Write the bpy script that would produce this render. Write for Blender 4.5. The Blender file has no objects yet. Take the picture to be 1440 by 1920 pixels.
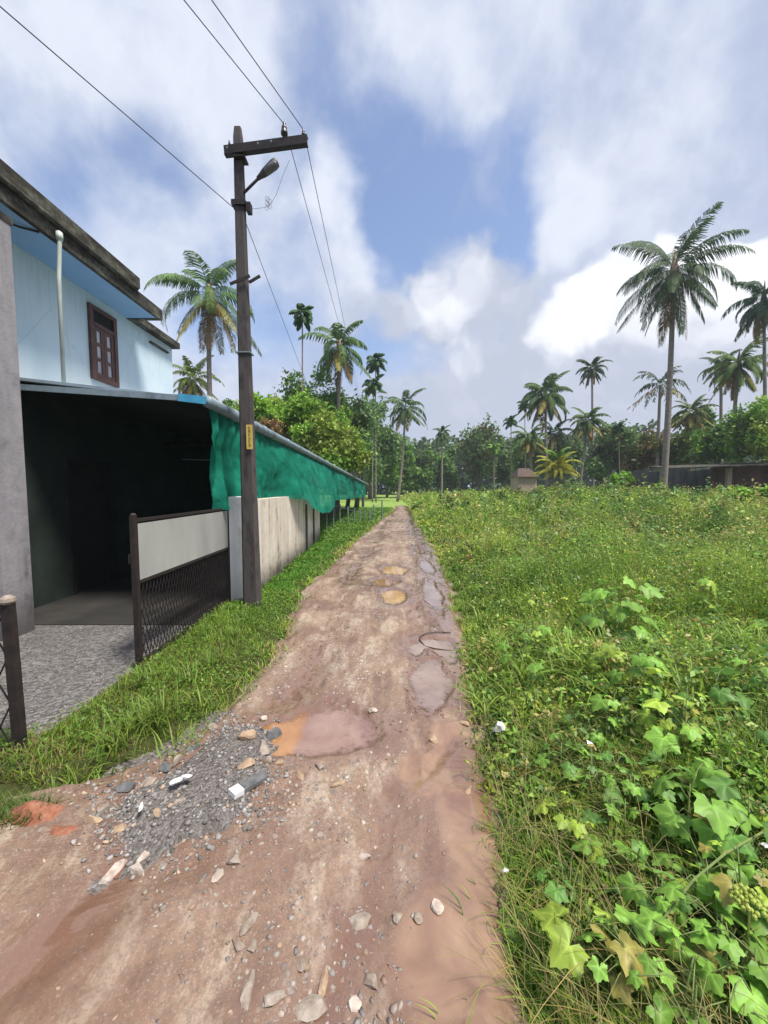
import bpy, bmesh, math, random
import numpy as np
from mathutils import Vector, Matrix

SC = bpy.context.scene
COL = SC.collection
R = math.radians
random.seed(7)
RNG = np.random.default_rng(11)

# ------------------------------------------------------------------ camera
H, F, CX, CY = 1.6, 700.0, 720.0, 960.0
PITCH = math.atan(45.0 / F)
cam = bpy.data.cameras.new('camera')
camo = bpy.data.objects.new('camera', cam); COL.objects.link(camo)
cam.sensor_fit = 'VERTICAL'; cam.sensor_height = 36.0; cam.lens = F / 1920 * 36.0
cam.clip_start = 0.02; cam.clip_end = 3000
camo.location = (0, 0, H); camo.rotation_euler = (math.pi / 2 - PITCH, 0, 0)
SC.camera = camo
SC.render.resolution_x, SC.render.resolution_y = 768, 1024
SC.view_settings.view_transform = 'Standard'; SC.view_settings.look = 'None'
SC.view_settings.exposure = 0.42; SC.view_settings.gamma = 1.0
try:
    SC.cycles.use_denoising = True
    SC.cycles.max_bounces = 6; SC.cycles.diffuse_bounces = 3; SC.cycles.glossy_bounces = 3
    SC.cycles.transmission_bounces = 4; SC.cycles.transparent_max_bounces = 12
    SC.cycles.sample_clamp_indirect = 4
except Exception: pass

def ray(px, py):
    u = (px - CX) / F; v = (CY - py) / F
    c, s = math.cos(PITCH), math.sin(PITCH)
    return Vector((u, c + v * s, -s + v * c))
def pt(px, py, Y):
    d = ray(px, py); t = Y / d.y
    return Vector((d.x * t, Y, H + d.z * t))
def gnd(px, py, z=0.0):
    d = ray(px, py); t = (z - H) / d.z
    return Vector((d.x * t, d.y * t, z))

# ------------------------------------------------------------------ sky
SUN_EL, SUN_AZ = R(64), R(125)          # azimuth clockwise from +Y: behind the right shoulder
w = bpy.data.worlds.new('World'); SC.world = w; w.use_nodes = True
nt = w.node_tree; nt.nodes.clear(); N = nt.nodes; L = nt.links
def wn(t, **k):
    n = N.new(t)
    for a, b in k.items(): setattr(n, a, b)
    return n
def wmath(op, a, b=None, c=None):
    n = wn('ShaderNodeMath', operation=op)
    for i, x in enumerate((a, b, c)):
        if x is None: continue
        if hasattr(x, 'node'): L.new(x, n.inputs[i])
        else: n.inputs[i].default_value = x
    return n.outputs[0]
def wsmooth(x, a, b, lo=0.0, hi=1.0):
    n = wn('ShaderNodeMapRange', interpolation_type='SMOOTHSTEP')
    L.new(x, n.inputs[0]); n.inputs[1].default_value = a; n.inputs[2].default_value = b
    n.inputs[3].default_value = lo; n.inputs[4].default_value = hi
    return n.outputs[0]
tc = wn('ShaderNodeTexCoord'); DIR = tc.outputs['Generated']
sky = wn('ShaderNodeTexSky', sky_type='NISHITA', sun_disc=False)
sky.sun_elevation = SUN_EL; sky.sun_rotation = SUN_AZ
sky.air_density = 1.0; sky.dust_density = 1.6; sky.ozone_density = 1.5; sky.altitude = 0
sep = wn('ShaderNodeSeparateXYZ'); L.new(DIR, sep.inputs[0])
zc = wmath('MAXIMUM', sep.outputs[2], 0.0)
den = wmath('ADD', zc, 0.22)
comb = wn('ShaderNodeCombineXYZ')
L.new(wmath('DIVIDE', sep.outputs[0], den), comb.inputs[0]); L.new(wmath('DIVIDE', sep.outputs[1], den), comb.inputs[1])
def wnoise(vec, scale, detail, rough, dist=0.0, off=(0, 0, 0)):
    a = wn('ShaderNodeVectorMath', operation='ADD'); L.new(vec, a.inputs[0]); a.inputs[1].default_value = off
    n = wn('ShaderNodeTexNoise'); L.new(a.outputs[0], n.inputs['Vector'])
    n.inputs['Scale'].default_value = scale; n.inputs['Detail'].default_value = detail
    n.inputs['Roughness'].default_value = rough; n.inputs['Distortion'].default_value = dist
    return n.outputs[0], n
n_big, _ = wnoise(comb.outputs[0], 1.1, 7, 0.5, 0.25, (3.1, 1.7, 0))
n_puff, _ = wnoise(DIR, 4.6, 9, 0.6, 0.15, (1, 2, 3))
n_warp, nw = wnoise(DIR, 4.0, 4, 0.55, 0, (7, 3, 1))
wv = wn('ShaderNodeVectorMath', operation='SUBTRACT'); L.new(nw.outputs['Color'], wv.inputs[0]); wv.inputs[1].default_value = (.5, .5, .5)
wsx = wn('ShaderNodeVectorMath', operation='SCALE'); L.new(wv.outputs[0], wsx.inputs[0]); wsx.inputs[3].default_value = 0.26
wa = wn('ShaderNodeVectorMath', operation='ADD'); L.new(DIR, wa.inputs[0]); L.new(wsx.outputs[0], wa.inputs[1])
wnm = wn('ShaderNodeVectorMath', operation='NORMALIZE'); L.new(wa.outputs[0], wnm.inputs[0]); WDIR = wnm.outputs[0]
sv0 = None
def blobs(lst):
    acc = None
    for (px, py, rad, amp) in lst:
        d = ray(px, py).normalized()
        dn = wn('ShaderNodeVectorMath', operation='DOT_PRODUCT'); L.new(WDIR, dn.inputs[0]); dn.inputs[1].default_value = d
        s = wsmooth(dn.outputs['Value'], math.cos(R(rad)), 1.0, 0.0, amp)
        acc = s if acc is None else wmath('ADD', acc, s)
    return acc
cover = blobs([  # where the sky is covered (+) and where it is open (-)
    (660, 260, 16, -.36), (880, 330, 18, -.40), (1000, 480, 10, -.2), (830, 430, 12, -.16), (480, 110, 12, -.10), (260, 400, 14, -.40), (200, 300, 9, -.1), (930, 470, 13, -.22),
    (900, 400, 10, -.1), (770, 640, 11, -.38), (900, 640, 9, -.18), (500, 560, 10, -.2), (560, 560, 8, -.05), (40, 330, 6, -.05), (330, 60, 6, -.12), (470, 640, 9, -.14), (770, 440, 8, -.12),
    (625, 330, 6, .20), (600, 450, 12, .20), (700, 500, 10, .14), (840, 560, 10, .26), (1040, 430, 8, .22), (1290, 600, 22, .38), (1050, 620, 9, .30),
    (860, 700, 8, .22), (300, 480, 8, .12), (80, 120, 24, .20), (330, 200, 14, .12), (1150, 130, 30, .26), (1350, 350, 22, .26), (700, 60, 20, .20), (900, 160, 14, .14), (1050, 330, 14, .06),
    (1000, 760, 16, .28), (800, 800, 16, .25), (400, 780, 30, .2)])
white = blobs([  # brighter areas of the thin cloud sheet
    (70, 130, 22, .42), (620, 470, 11, .34), (300, 520, 10, .3), (620, 330, 6, .4), (330, 260, 14, .12), (1150, 280, 12, .10), (800, 150, 16, .22), (700, 60, 20, .1),
    (1050, 430, 7, .35), (1350, 200, 20, .12), (500, 640, 12, .35), (900, 760, 14, .25), (740, 480, 8, .2), (430, 480, 9, .25)])
horizon = wsmooth(zc, 0.0, 0.35, 0.16, 0.0)
dens = wmath('ADD', wmath('ADD', wmath('MULTIPLY', n_big, 0.55), wmath('MULTIPLY', n_puff, 0.60)), wmath('ADD', cover, horizon))
alpha = wsmooth(dens, 0.22, 0.72)
SDIR = sv0
def emboss(scale, off, detail=5, rough=.5):
    a0, _ = wnoise(WDIR, scale, detail, rough, 0.2, off)
    o2 = tuple(o + .035 * d for o, d in zip(off, (.55, -.1, .8)))
    a1, _ = wnoise(WDIR, scale, detail, rough, 0.2, o2)
    return wsmooth(wmath('SUBTRACT', a0, a1), -.10, .10), a0
em, puff2 = emboss(6.0, (4, 4, 9))
lum = wmath('ADD', wmath('ADD', wmath('MULTIPLY', wsmooth(n_puff, .35, .65), 0.45), wmath('MULTIPLY', em, 0.12)), white)
def wmix(f, a, b):
    x = wn('ShaderNodeMix', data_type='RGBA', clamp_factor=True)
    for i_, q_ in ((0, f), (6, a), (7, b)):
        if hasattr(q_, 'node'): L.new(q_, x.inputs[i_])
        elif i_ == 0: x.inputs[0].default_value = q_
        else: x.inputs[i_].default_value = (*q_, 1)
    return x.outputs[2]
ccol = wmix(wsmooth(lum, 0.0, 1.05), (3.55, 4.1, 5.6), (6.2, 6.6, 7.5))
skyt = wn('ShaderNodeMix', data_type='RGBA', blend_type='MULTIPLY'); skyt.inputs[0].default_value = 1.0
L.new(sky.outputs[0], skyt.inputs[6]); skyt.inputs[7].default_value = (1.7, 1.62, 1.65, 1)
sheet = wmix(alpha, skyt.outputs[2], ccol)
# heaped cumulus with firm edges low on the right and in the middle
cum = blobs([(1330, 660, 13, 1.0), (1230, 640, 9.5, .85), (1090, 640, 7, .85), (1020, 640, 4.5, .5), (1400, 500, 5, .6), (1310, 560, 7, .7), (1180, 580, 5.5, .5),
             (845, 562, 7, .52), (775, 585, 6, .36), (920, 578, 6.5, .40), (700, 600, 6, .25), (870, 700, 7, .22), (900, 780, 11, .42), (1030, 770, 11, .6), (780, 790, 8, .4), (1200, 800, 15, .7)])
cd = wmath('ADD', cum, wmath('MULTIPLY', wmath('SUBTRACT', puff2, .5), 1.1))
ca_ = wsmooth(cd, .12, .52)
top_ = blobs([(1340, 540, 9, .5), (1075, 600, 6, .95), (1190, 550, 7, .7), (1400, 460, 6, .6), (840, 545, 6, .5), (900, 575, 5, .15), (780, 580, 5, .15), (872, 668, 4, .5)])
cl2 = wmath('ADD', wmath('MULTIPLY', em, .30), top_)
ccum = wmix(wsmooth(cl2, .1, 1.2), (4.2, 4.6, 5.6), (8.0, 8.2, 8.7))
class _F: pass
fin = _F(); fin.outputs = {2: wmix(ca_, sheet, ccum)}
bg = wn('ShaderNodeBackground'); L.new(fin.outputs[2], bg.inputs[0]); bg.inputs[1].default_value = 0.1
wo = wn('ShaderNodeOutputWorld'); L.new(bg.outputs[0], wo.inputs[0])
w.cycles.sampling_method = 'MANUAL'; w.cycles.sample_map_resolution = 512

sd = bpy.data.lights.new('sun', 'SUN'); so = bpy.data.objects.new('sun', sd); COL.objects.link(so)
sd.energy = 5.0; sd.angle = R(14); sd.color = (1.0, 0.95, 0.87)
sv = Vector((math.sin(SUN_AZ) * math.cos(SUN_EL), math.cos(SUN_AZ) * math.cos(SUN_EL), math.sin(SUN_EL)))
so.rotation_euler = sv.to_track_quat('Z', 'Y').to_euler(); so.location = (0, 0, 20)

# ------------------------------------------------------------------ helpers: tagging, meshes
def tag(o, label=None, cat=None, group=None, kind=None):
    if label: o['label'] = label
    if cat: o['category'] = cat
    if group: o['group'] = group
    if kind: o['kind'] = kind
    return o
def empty(name, loc, label=None, cat=None, group=None, rz=0.0):
    o = bpy.data.objects.new(name, None); COL.objects.link(o); o.location = loc; o.rotation_euler = (0, 0, rz)
    o.empty_display_size = 0.2
    return tag(o, label, cat, group)
def copy_tree(o, parent=None):
    c = o.copy(); COL.objects.link(c); c.parent = parent
    for ch in list(o.children): copy_tree(ch, c)
    return c
def link_mesh(name, me, mat, parent=None, loc=None, smooth=False):
    o = bpy.data.objects.new(name, me); COL.objects.link(o)
    if mat is not None:
        for m in (mat if isinstance(mat, (list, tuple)) else [mat]): me.materials.append(m)
    if smooth: me.shade_smooth()
    if parent: o.parent = parent
    if loc is not None: o.location = loc
    return o
class MB:
    """collects shapes in world space, builds ONE mesh object (stored relative to its parent or to an origin)"""
    def __init__(s): s.v = []; s.f = []; s.m = []
    def add(s, vs, fs, m=0):
        b = len(s.v); s.v += [Vector(q) for q in vs]; s.f += [tuple(b + i for i in f) for f in fs]; s.m += [m] * len(fs); return s
    def box(s, a, b, m=0, rot=None, piv=None):
        x0, y0, z0 = a; x1, y1, z1 = b
        vs = [Vector(q) for q in ((x0, y0, z0), (x1, y0, z0), (x1, y1, z0), (x0, y1, z0), (x0, y0, z1), (x1, y0, z1), (x1, y1, z1), (x0, y1, z1))]
        if rot is not None:
            p = Vector(piv if piv else [(i + j) / 2 for i, j in zip(a, b)]); vs = [rot @ (q - p) + p for q in vs]
        return s.add(vs, [(3, 2, 1, 0), (4, 5, 6, 7), (0, 1, 5, 4), (1, 2, 6, 5), (2, 3, 7, 6), (3, 0, 4, 7)], m)
    def hexa(s, q, m=0):   # 8 corners: bottom ring, top ring
        return s.add(q, [(3, 2, 1, 0), (4, 5, 6, 7), (0, 1, 5, 4), (1, 2, 6, 5), (2, 3, 7, 6), (3, 0, 4, 7)], m)
    def bar(s, p, q, wx, wz=None, m=0, up=(0, 0, 1)):
        p, q = Vector(p), Vector(q); d = (q - p).normalized(); u = Vector(up)
        if abs(d.dot(u)) > .98: u = Vector((1, 0, 0))
        a = d.cross(u).normalized(); b = a.cross(d).normalized(); wz = wz or wx
        a *= wx / 2; b *= wz / 2
        return s.hexa([p - a - b, p + a - b, q + a - b, q - a - b, p - a + b, p + a + b, q + a + b, q - a + b], m)
    def tube(s, pts, rad, n=8, m=0, cap=True):
        pts = [Vector(p) for p in pts]; k = len(pts)
        if not hasattr(rad, '__len__'): rad = [rad] * k
        vs = []; ref = Vector((0.13, 0.21, 1)).normalized()
        prev = None
        for i, p in enumerate(pts):
            d = (pts[min(i + 1, k - 1)] - pts[max(i - 1, 0)]).normalized()
            if prev is None:
                a = d.cross(ref)
                if a.length < .05: a = d.cross(Vector((1, 0, 0)))
            else: a = prev - d * prev.dot(d)
            a.normalize(); prev = a; b = d.cross(a)
            for j in range(n):
                t = 2 * math.pi * j / n; vs.append(p + (a * math.cos(t) + b * math.sin(t)) * rad[i])
        fs = [(i * n + j, i * n + (j + 1) % n, (i + 1) * n + (j + 1) % n, (i + 1) * n + j) for i in range(k - 1) for j in range(n)]
        if cap: fs += [tuple(reversed(range(n))), tuple((k - 1) * n + j for j in range(n))]
        return s.add(vs, fs, m)
    def lathe(s, prof, n=16, c=(0, 0, 0), axis=None, m=0):
        c = Vector(c); rot = Vector(axis).normalized().to_track_quat('Z', 'Y').to_matrix() if axis else Matrix.Identity(3)
        vs = [c + rot @ Vector((r * math.cos(2 * math.pi * j / n), r * math.sin(2 * math.pi * j / n), z)) for (r, z) in prof for j in range(n)]
        k = len(prof)
        fs = [(i * n + j, i * n + (j + 1) % n, (i + 1) * n + (j + 1) % n, (i + 1) * n + j) for i in range(k - 1) for j in range(n)]
        fs += [tuple(reversed(range(n))), tuple((k - 1) * n + j for j in range(n))]
        return s.add(vs, fs, m)
    def build(s, name, mat, parent=None, origin=None, smooth=False, bevel=0.0):
        o0 = Vector(parent.location) if parent and parent.parent is None else Vector((0, 0, 0))
        if parent and parent.parent is not None: o0 = Vector(parent.parent.location) + Vector(parent.location)
        if parent is None and origin is not None: o0 = Vector(origin)
        me = bpy.data.meshes.new(name); me.from_pydata([tuple(q - o0) for q in s.v], [], s.f)
        me.polygons.foreach_set('material_index', s.m); me.validate(); me.update()
        o = link_mesh(name, me, mat, parent, o0 if parent is None else None, smooth)
        if bevel:
            bm = bmesh.new(); bm.from_mesh(me)
            bmesh.ops.bevel(bm, geom=bm.edges[:], offset=bevel, segments=2, affect='EDGES', profile=.6); bm.to_mesh(me); bm.free()
        return o

def np_mesh(name, V, Fq, mat, col=None, attrs=None, parent=None, origin=(0, 0, 0), smooth=False):
    """V (n,3) floats; Fq (m,k) ints, k = 3 or 4; col (n,3) per-vertex colour"""
    V = np.asarray(V, np.float32) - np.asarray(origin, np.float32)
    Fq = np.asarray(Fq, np.int32); m, k = Fq.shape
    me = bpy.data.meshes.new(name)
    me.vertices.add(len(V)); me.vertices.foreach_set('co', V.ravel())
    me.loops.add(m * k); me.loops.foreach_set('vertex_index', Fq.ravel())
    me.polygons.add(m); me.polygons.foreach_set('loop_start', np.arange(0, m * k, k, dtype=np.int32))
    me.update(calc_edges=True)
    if col is not None:
        a = me.color_attributes.new('tint', 'FLOAT_COLOR', 'POINT')
        c4 = np.ones((len(V), 4), np.float32); c4[:, :3] = np.clip(col, 0, 1); a.data.foreach_set('color', c4.ravel())
    for nm, arr in (attrs or {}).items():
        a = me.attributes.new(nm, 'FLOAT', 'POINT'); a.data.foreach_set('value', np.asarray(arr, np.float32))
    o = link_mesh(name, me, mat, parent, None, smooth)
    if parent is None: o.location = origin
    return o

def _h(ix, iy, seed):
    x = (ix.astype(np.int64) * 374761393 + iy.astype(np.int64) * 668265263 + seed * 1442695041) & 0xFFFFFFFF
    x = ((x ^ (x >> 13)) * 1274126177) & 0xFFFFFFFF
    return ((x ^ (x >> 16)) & 0xFFFF) / 65535.0
def vn(x, y, seed=0):
    x = np.asarray(x, float); y = np.asarray(y, float)
    ix = np.floor(x); iy = np.floor(y); fx = x - ix; fy = y - iy
    fx = fx * fx * (3 - 2 * fx); fy = fy * fy * (3 - 2 * fy)
    a = _h(ix, iy, seed); b = _h(ix + 1, iy, seed); c = _h(ix, iy + 1, seed); d = _h(ix + 1, iy + 1, seed)
    return (a * (1 - fx) + b * fx) * (1 - fy) + (c * (1 - fx) + d * fx) * fy
def fbm(x, y, seed=0, oct=4, g=.5):
    s = 0; a = 1; t = 0
    for i in range(oct):
        s = s + a * vn(x * 2 ** i + 17.3 * i, y * 2 ** i + 9.1 * i, seed + i); t += a; a *= g
    return s / t
def sst(x, a, b):
    t = np.clip((np.asarray(x, float) - a) / (b - a), 0, 1); return t * t * (3 - 2 * t)

# ------------------------------------------------------------------ materials
def mat_new(name):
    m = bpy.data.materials.new(name); m.use_nodes = True; t = m.node_tree; t.nodes.clear(); return m, t
class NT:
    def __init__(s, t): s.t = t
    def n(s, typ, **k):
        x = s.t.nodes.new(typ)
        for a, b in k.items(): setattr(x, a, b)
        return x
    def l(s, a, b): s.t.links.new(a, b)
    def noise(s, scale, detail=4, rough=.55, vec=None, dist=0.0):
        x = s.n('ShaderNodeTexNoise'); x.inputs['Scale'].default_value = scale; x.inputs['Detail'].default_value = detail
        x.inputs['Roughness'].default_value = rough; x.inputs['Distortion'].default_value = dist
        if vec is not None: s.l(vec, x.inputs['Vector'])
        return x.outputs[0]
    def ramp(s, fac, stops):
        x = s.n('ShaderNodeValToRGB'); s.l(fac, x.inputs[0]); e = x.color_ramp.elements
        while len(e) < len(stops): e.new(.5)
        for el, (p, c) in zip(e, stops):
            el.position = p; el.color = (*c, 1) if len(c) == 3 else c
        return x.outputs[0]
    def mix(s, fac, a, b, mode='MIX'):
        x = s.n('ShaderNodeMix', data_type='RGBA', blend_type=mode)
        for i, q in ((0, fac), (6, a), (7, b)):
            if hasattr(q, 'node'): s.l(q, x.inputs[i])
            elif i == 0: x.inputs[0].default_value = q
            else: x.inputs[i].default_value = (*q, 1) if len(q) == 3 else q
        return x.outputs[2]
    def math(s, op, a, b=0.0):
        x = s.n('ShaderNodeMath', operation=op)
        for i, q in enumerate((a, b)):
            if hasattr(q, 'node'): s.l(q, x.inputs[i])
            else: x.inputs[i].default_value = q
        return x.outputs[0]
    def rng(s, x, a, b, lo=0.0, hi=1.0):
        m = s.n('ShaderNodeMapRange', interpolation_type='SMOOTHSTEP'); s.l(x, m.inputs[0])
        for i, q in enumerate((a, b, lo, hi)): m.inputs[i + 1].default_value = q
        return m.outputs[0]
    def coord(s, which='Object', scale=(1, 1, 1)):
        t = s.n('ShaderNodeTexCoord'); m = s.n('ShaderNodeMapping'); s.l(t.outputs[which], m.inputs[0]); m.inputs['Scale'].default_value = scale
        return m.outputs[0]
    def pos(s, scale=(1, 1, 1)):
        t = s.n('ShaderNodeNewGeometry'); m = s.n('ShaderNodeMapping'); s.l(t.outputs['Position'], m.inputs[0]); m.inputs['Scale'].default_value = scale
        return m.outputs[0]
    def out(s, col, rough=.8, metal=0.0, bump=None, bstr=.3, bdist=.01, spec=.5, coat=0.0, transl=0.0, alpha=None):
        p = s.n('ShaderNodeBsdfPrincipled')
        for nm, q in (('Base Color', col), ('Roughness', rough), ('Metallic', metal), ('Specular IOR Level', spec), ('Coat Weight', coat)):
            i = p.inputs[nm]
            if hasattr(q, 'node'): s.l(q, i)
            elif nm == 'Base Color': i.default_value = (*q, 1)
            else: i.default_value = q
        if bump is not None:
            b = s.n('ShaderNodeBump')
            if hasattr(bstr, 'node'): s.l(bstr, b.inputs['Strength'])
            else: b.inputs['Strength'].default_value = bstr; b.inputs['Distance'].default_value = bdist
            s.l(bump, b.inputs['Height']); s.l(b.outputs[0], p.inputs['Normal'])
        sh = p.outputs[0]
        if transl:
            tr = s.n('ShaderNodeBsdfTranslucent')
            if hasattr(col, 'node'): s.l(col, tr.inputs[0])
            else: tr.inputs[0].default_value = (*col, 1)
            ms = s.n('ShaderNodeMixShader'); ms.inputs[0].default_value = transl; s.l(sh, ms.inputs[1]); s.l(tr.outputs[0], ms.inputs[2]); sh = ms.outputs[0]
        if alpha is not None:
            tp = s.n('ShaderNodeBsdfTransparent'); ms = s.n('ShaderNodeMixShader')
            if hasattr(alpha, 'node'): s.l(alpha, ms.inputs[0])
            else: ms.inputs[0].default_value = alpha
            s.l(tp.outputs[0], ms.inputs[1]); s.l(sh, ms.inputs[2]); sh = ms.outputs[0]
        o = s.n('ShaderNodeOutputMaterial'); s.l(sh, o.inputs[0])

def M_noise(name, c1, c2, scale=6, rough=.8, detail=5, bstr=.3, bscale=None, bdist=.01, spec=.4, metal=0.0, c3=None, transl=0.0, vscale=(1, 1, 1)):
    m, t = mat_new(name); q = NT(t); v = q.pos(vscale)
    n = q.noise(scale, detail, .6, v)
    stops = [(.32, c1), (.68, c2)] if c3 is None else [(.3, c1), (.5, c2), (.7, c3)]
    q.out(q.ramp(n, stops), rough, metal, q.noise(bscale or scale * 5, 5, .6, v), bstr, bdist, spec, transl=transl); return m
def M_foliage(name, transl=.32, rough=.5, spec=.35, nscale=1.2):
    m, t = mat_new(name); q = NT(t)
    a = q.n('ShaderNodeAttribute'); a.attribute_name = 'tint'
    n = q.noise(nscale, 3, .6, q.pos())
    c = q.mix(1.0, a.outputs[0], q.ramp(n, [(.3, (.72, .75, .7)), (.7, (1.18, 1.15, 1.0))]), 'MULTIPLY')
    q.out(c, rough, 0, spec=spec, transl=transl); return m

M = {}
M['leaf'] = M_foliage('foliage')
M['grass'] = M_foliage('grass_blade', .38, .5, .3, 3.0)
M['frond'] = M_foliage('palm_frond', .22, .62, .2, 2.0)
M['bark'] = M_noise('bark', (.055, .042, .032), (.17, .14, .11), 8, .9, bstr=.5, vscale=(1, 1, .4))
M['palmbark'] = M_noise('palm_bark', (.13, .11, .09), (.27, .235, .2), 5, .9, bstr=.5, vscale=(1, 1, 3))
M['concrete_pole'] = M_noise('pole_concrete', (.022, .019, .019), (.068, .058, .056), 9, .9, bstr=.5, bdist=.006, c3=(.045, .038, .038), vscale=(1, 1, .35))
M['iron'] = M_noise('dark_iron', (.010, .008, .008), (.032, .022, .020), 14, .55, bstr=.2, metal=.3)
M['rust'] = M_noise('rusty_iron', (.009, .007, .007), (.030, .018, .015), 16, .7, bstr=.3)
M['porcelain'] = M_noise('porcelain', (.035, .03, .028), (.07, .06, .055), 10, .25)
M['lampmetal'] = M_noise('lamp_metal', (.045, .04, .04), (.09, .08, .08), 9, .5, metal=.2)
M['lampglass'] = M_noise('lamp_glass', (.10, .10, .11), (.16, .16, .17), 20, .2)
M['wire'] = M_noise('wire', (.03, .03, .035), (.07, .07, .075), 30, .5, bstr=.0)
M['pvc'] = M_noise('grey_pvc', (.08, .10, .12), (.20, .26, .30), 4, .5, bstr=.05, c3=(.13, .17, .20))
M['pipe'] = M_noise('cream_pipe', (.42, .47, .42), (.56, .60, .54), 5, .4, bstr=.05)
M['tin'] = M_noise('roof_sheet', (.20, .25, .30), (.30, .36, .42), 3, .5, bstr=.1)
M['bluetarp'] = M_noise('blue_sheet', (.04, .25, .42), (.07, .36, .55), 5, .45)
M['board'] = M_noise('painted_board', (.27, .275, .255), (.38, .375, .345), 2.2, .6, bstr=.08, vscale=(1, 1, .3))
M['wood_dark'] = M_noise('brown_frame', (.075, .035, .032), (.13, .065, .055), 10, .6)
M['glass'] = M_noise('window_pane', (.30, .30, .33), (.44, .44, .47), 3, .15, bstr=.0, spec=.8)
M['dark_in'] = M_noise('dark_interior', (.009, .016, .013), (.024, .036, .028), 2.0, .9)  # deep porch shade put into the colour of the inner surfaces
M['door'] = M_noise('dark_door', (.006, .006, .006), (.014, .012, .010), 4, .8)
M['yellow'] = M_noise('yellow_plate', (.46, .33, .06), (.58, .43, .10), 20, .5, bstr=.05)
M['ink'] = M_noise('black_ink', (.03, .025, .01), (.06, .05, .02), 20, .6, bstr=.0)
M['white'] = M_noise('white_plastic', (.52, .51, .50), (.78, .78, .77), 12, .4, bstr=.3)
M['cable'] = M_noise('black_cable', (.02, .015, .012), (.05, .035, .028), 14, .6)
M['fence'] = M_noise('weathered_post', (.05, .10, .08), (.18, .24, .20), 9, .8)

def mat_bluewall():
    m, t = mat_new('pale_blue_wall'); q = NT(t); v = q.pos()
    big = q.noise(.9, 4, .6, v); streak = q.noise(3, 5, .65, q.pos((3, 3, .25)))
    c = q.ramp(big, [(.3, (.50, .63, .70)), (.7, (.63, .72, .76))])
    c = q.mix(q.rng(streak, .52, .75, 0, .35), c, (.52, .55, .5))
    st2 = q.noise(5, 6, .7, q.pos((5, 5, .35))); sp = q.n('ShaderNodeSeparateXYZ'); q.l(q.pos(), sp.inputs[0])
    c = q.mix(q.math('MULTIPLY', q.rng(st2, .44, .66), q.rng(sp.outputs[2], 3.6, 4.6, .08, .3)), c, (.32, .40, .42))
    cr = q.n('ShaderNodeTexVoronoi', feature='DISTANCE_TO_EDGE'); q.l(q.mix(.12, q.pos(), q.noise(6, 5, .7, v)), cr.inputs['Vector']); cr.inputs['Scale'].default_value = .9
    c = q.mix(q.rng(cr.outputs[0], .0, .006, .35, 0), c, (.2, .24, .25))
    low = q.rng(sp.outputs[2], 3.0, 3.6, .5, 0)   # creamier lower band of the upper wall
    c = q.mix(q.math('MULTIPLY', low, big), c, (.62, .62, .56))
    q.out(c, .85, 0, q.noise(40, 4, .6, v), .15, .004, .2); return m
M['bluewall'] = mat_bluewall()
M['soffit'] = M_noise('blue_soffit', (.22, .38, .58), (.30, .47, .66), 1.2, .85, bstr=.1)
def mat_fascia():
    m, t = mat_new('mossy_fascia'); q = NT(t)
    a = q.noise(3.2, 6, .7, q.pos((1, 1, 2))); b = q.noise(22, 5, .7, q.pos((1, 1, .5)))
    c = q.ramp(a, [(.30, (.018, .016, .014)), (.48, (.06, .055, .045)), (.62, (.13, .13, .10)), (.8, (.26, .27, .24))])
    c = q.mix(q.rng(b, .45, .7, 0, .75), c, (.03, .028, .025))
    q.out(c, .95, 0, b, .6, .01, .1); return m
M['fascia'] = mat_fascia()
def mat_dirtywall(name, base, mid, dark, groundz=.35):
    m, t = mat_new(name); q = NT(t)
    st = q.noise(2.2, 7, .68, q.pos((1, 1.1, .16)), .3); bl = q.noise(4.5, 6, .7, q.pos()); fn = q.noise(30, 5, .6, q.pos())
    c = q.ramp(bl, [(.3, mid), (.62, base)])
    c = q.mix(q.rng(q.math('ADD', q.math('MULTIPLY', st, .6), q.math('MULTIPLY', bl, .4)), .44, .58, 0, .8), c, mid)
    c = q.mix(q.rng(q.math('ADD', q.math('MULTIPLY', st, .65), q.math('MULTIPLY', bl, .35)), .53, .66, 0, .92), c, dark)
    sp = q.n('ShaderNodeSeparateXYZ'); q.l(q.pos(), sp.inputs[0])
    foot = q.rng(q.math('ADD', sp.outputs[2], q.math('MULTIPLY', bl, -.5)), -.2, groundz - .1, .85, 0)
    c = q.mix(foot, c, dark)
    q.out(c, .9, 0, q.math('ADD', fn, bl), .4, .008, .15); return m
M['wall'] = mat_dirtywall('stained_plaster', (.70, .65, .58), (.44, .37, .28), (.035, .03, .026))
M['pier'] = mat_dirtywall('white_pier', (.82, .82, .82), (.76, .76, .75), (.55, .54, .50), .45)
M['column'] = mat_dirtywall('grey_column', (.34, .32, .33), (.20, .19, .20), (.07, .06, .06), .5)
M['oldwall'] = mat_dirtywall('blackened_wall', (.13, .135, .14), (.06, .06, .065), (.02, .02, .022), .5)
M['redwall'] = mat_dirtywall('laterite_wall', (.17, .10, .075), (.09, .05, .04), (.03, .02, .02), .5)
M['cream'] = mat_dirtywall('cream_wall', (.48, .38, .30), (.38, .30, .24), (.15, .12, .10), .5)
M['tile'] = M_noise('clay_tile', (.05, .035, .028), (.12, .08, .06), 6, .9)

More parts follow.
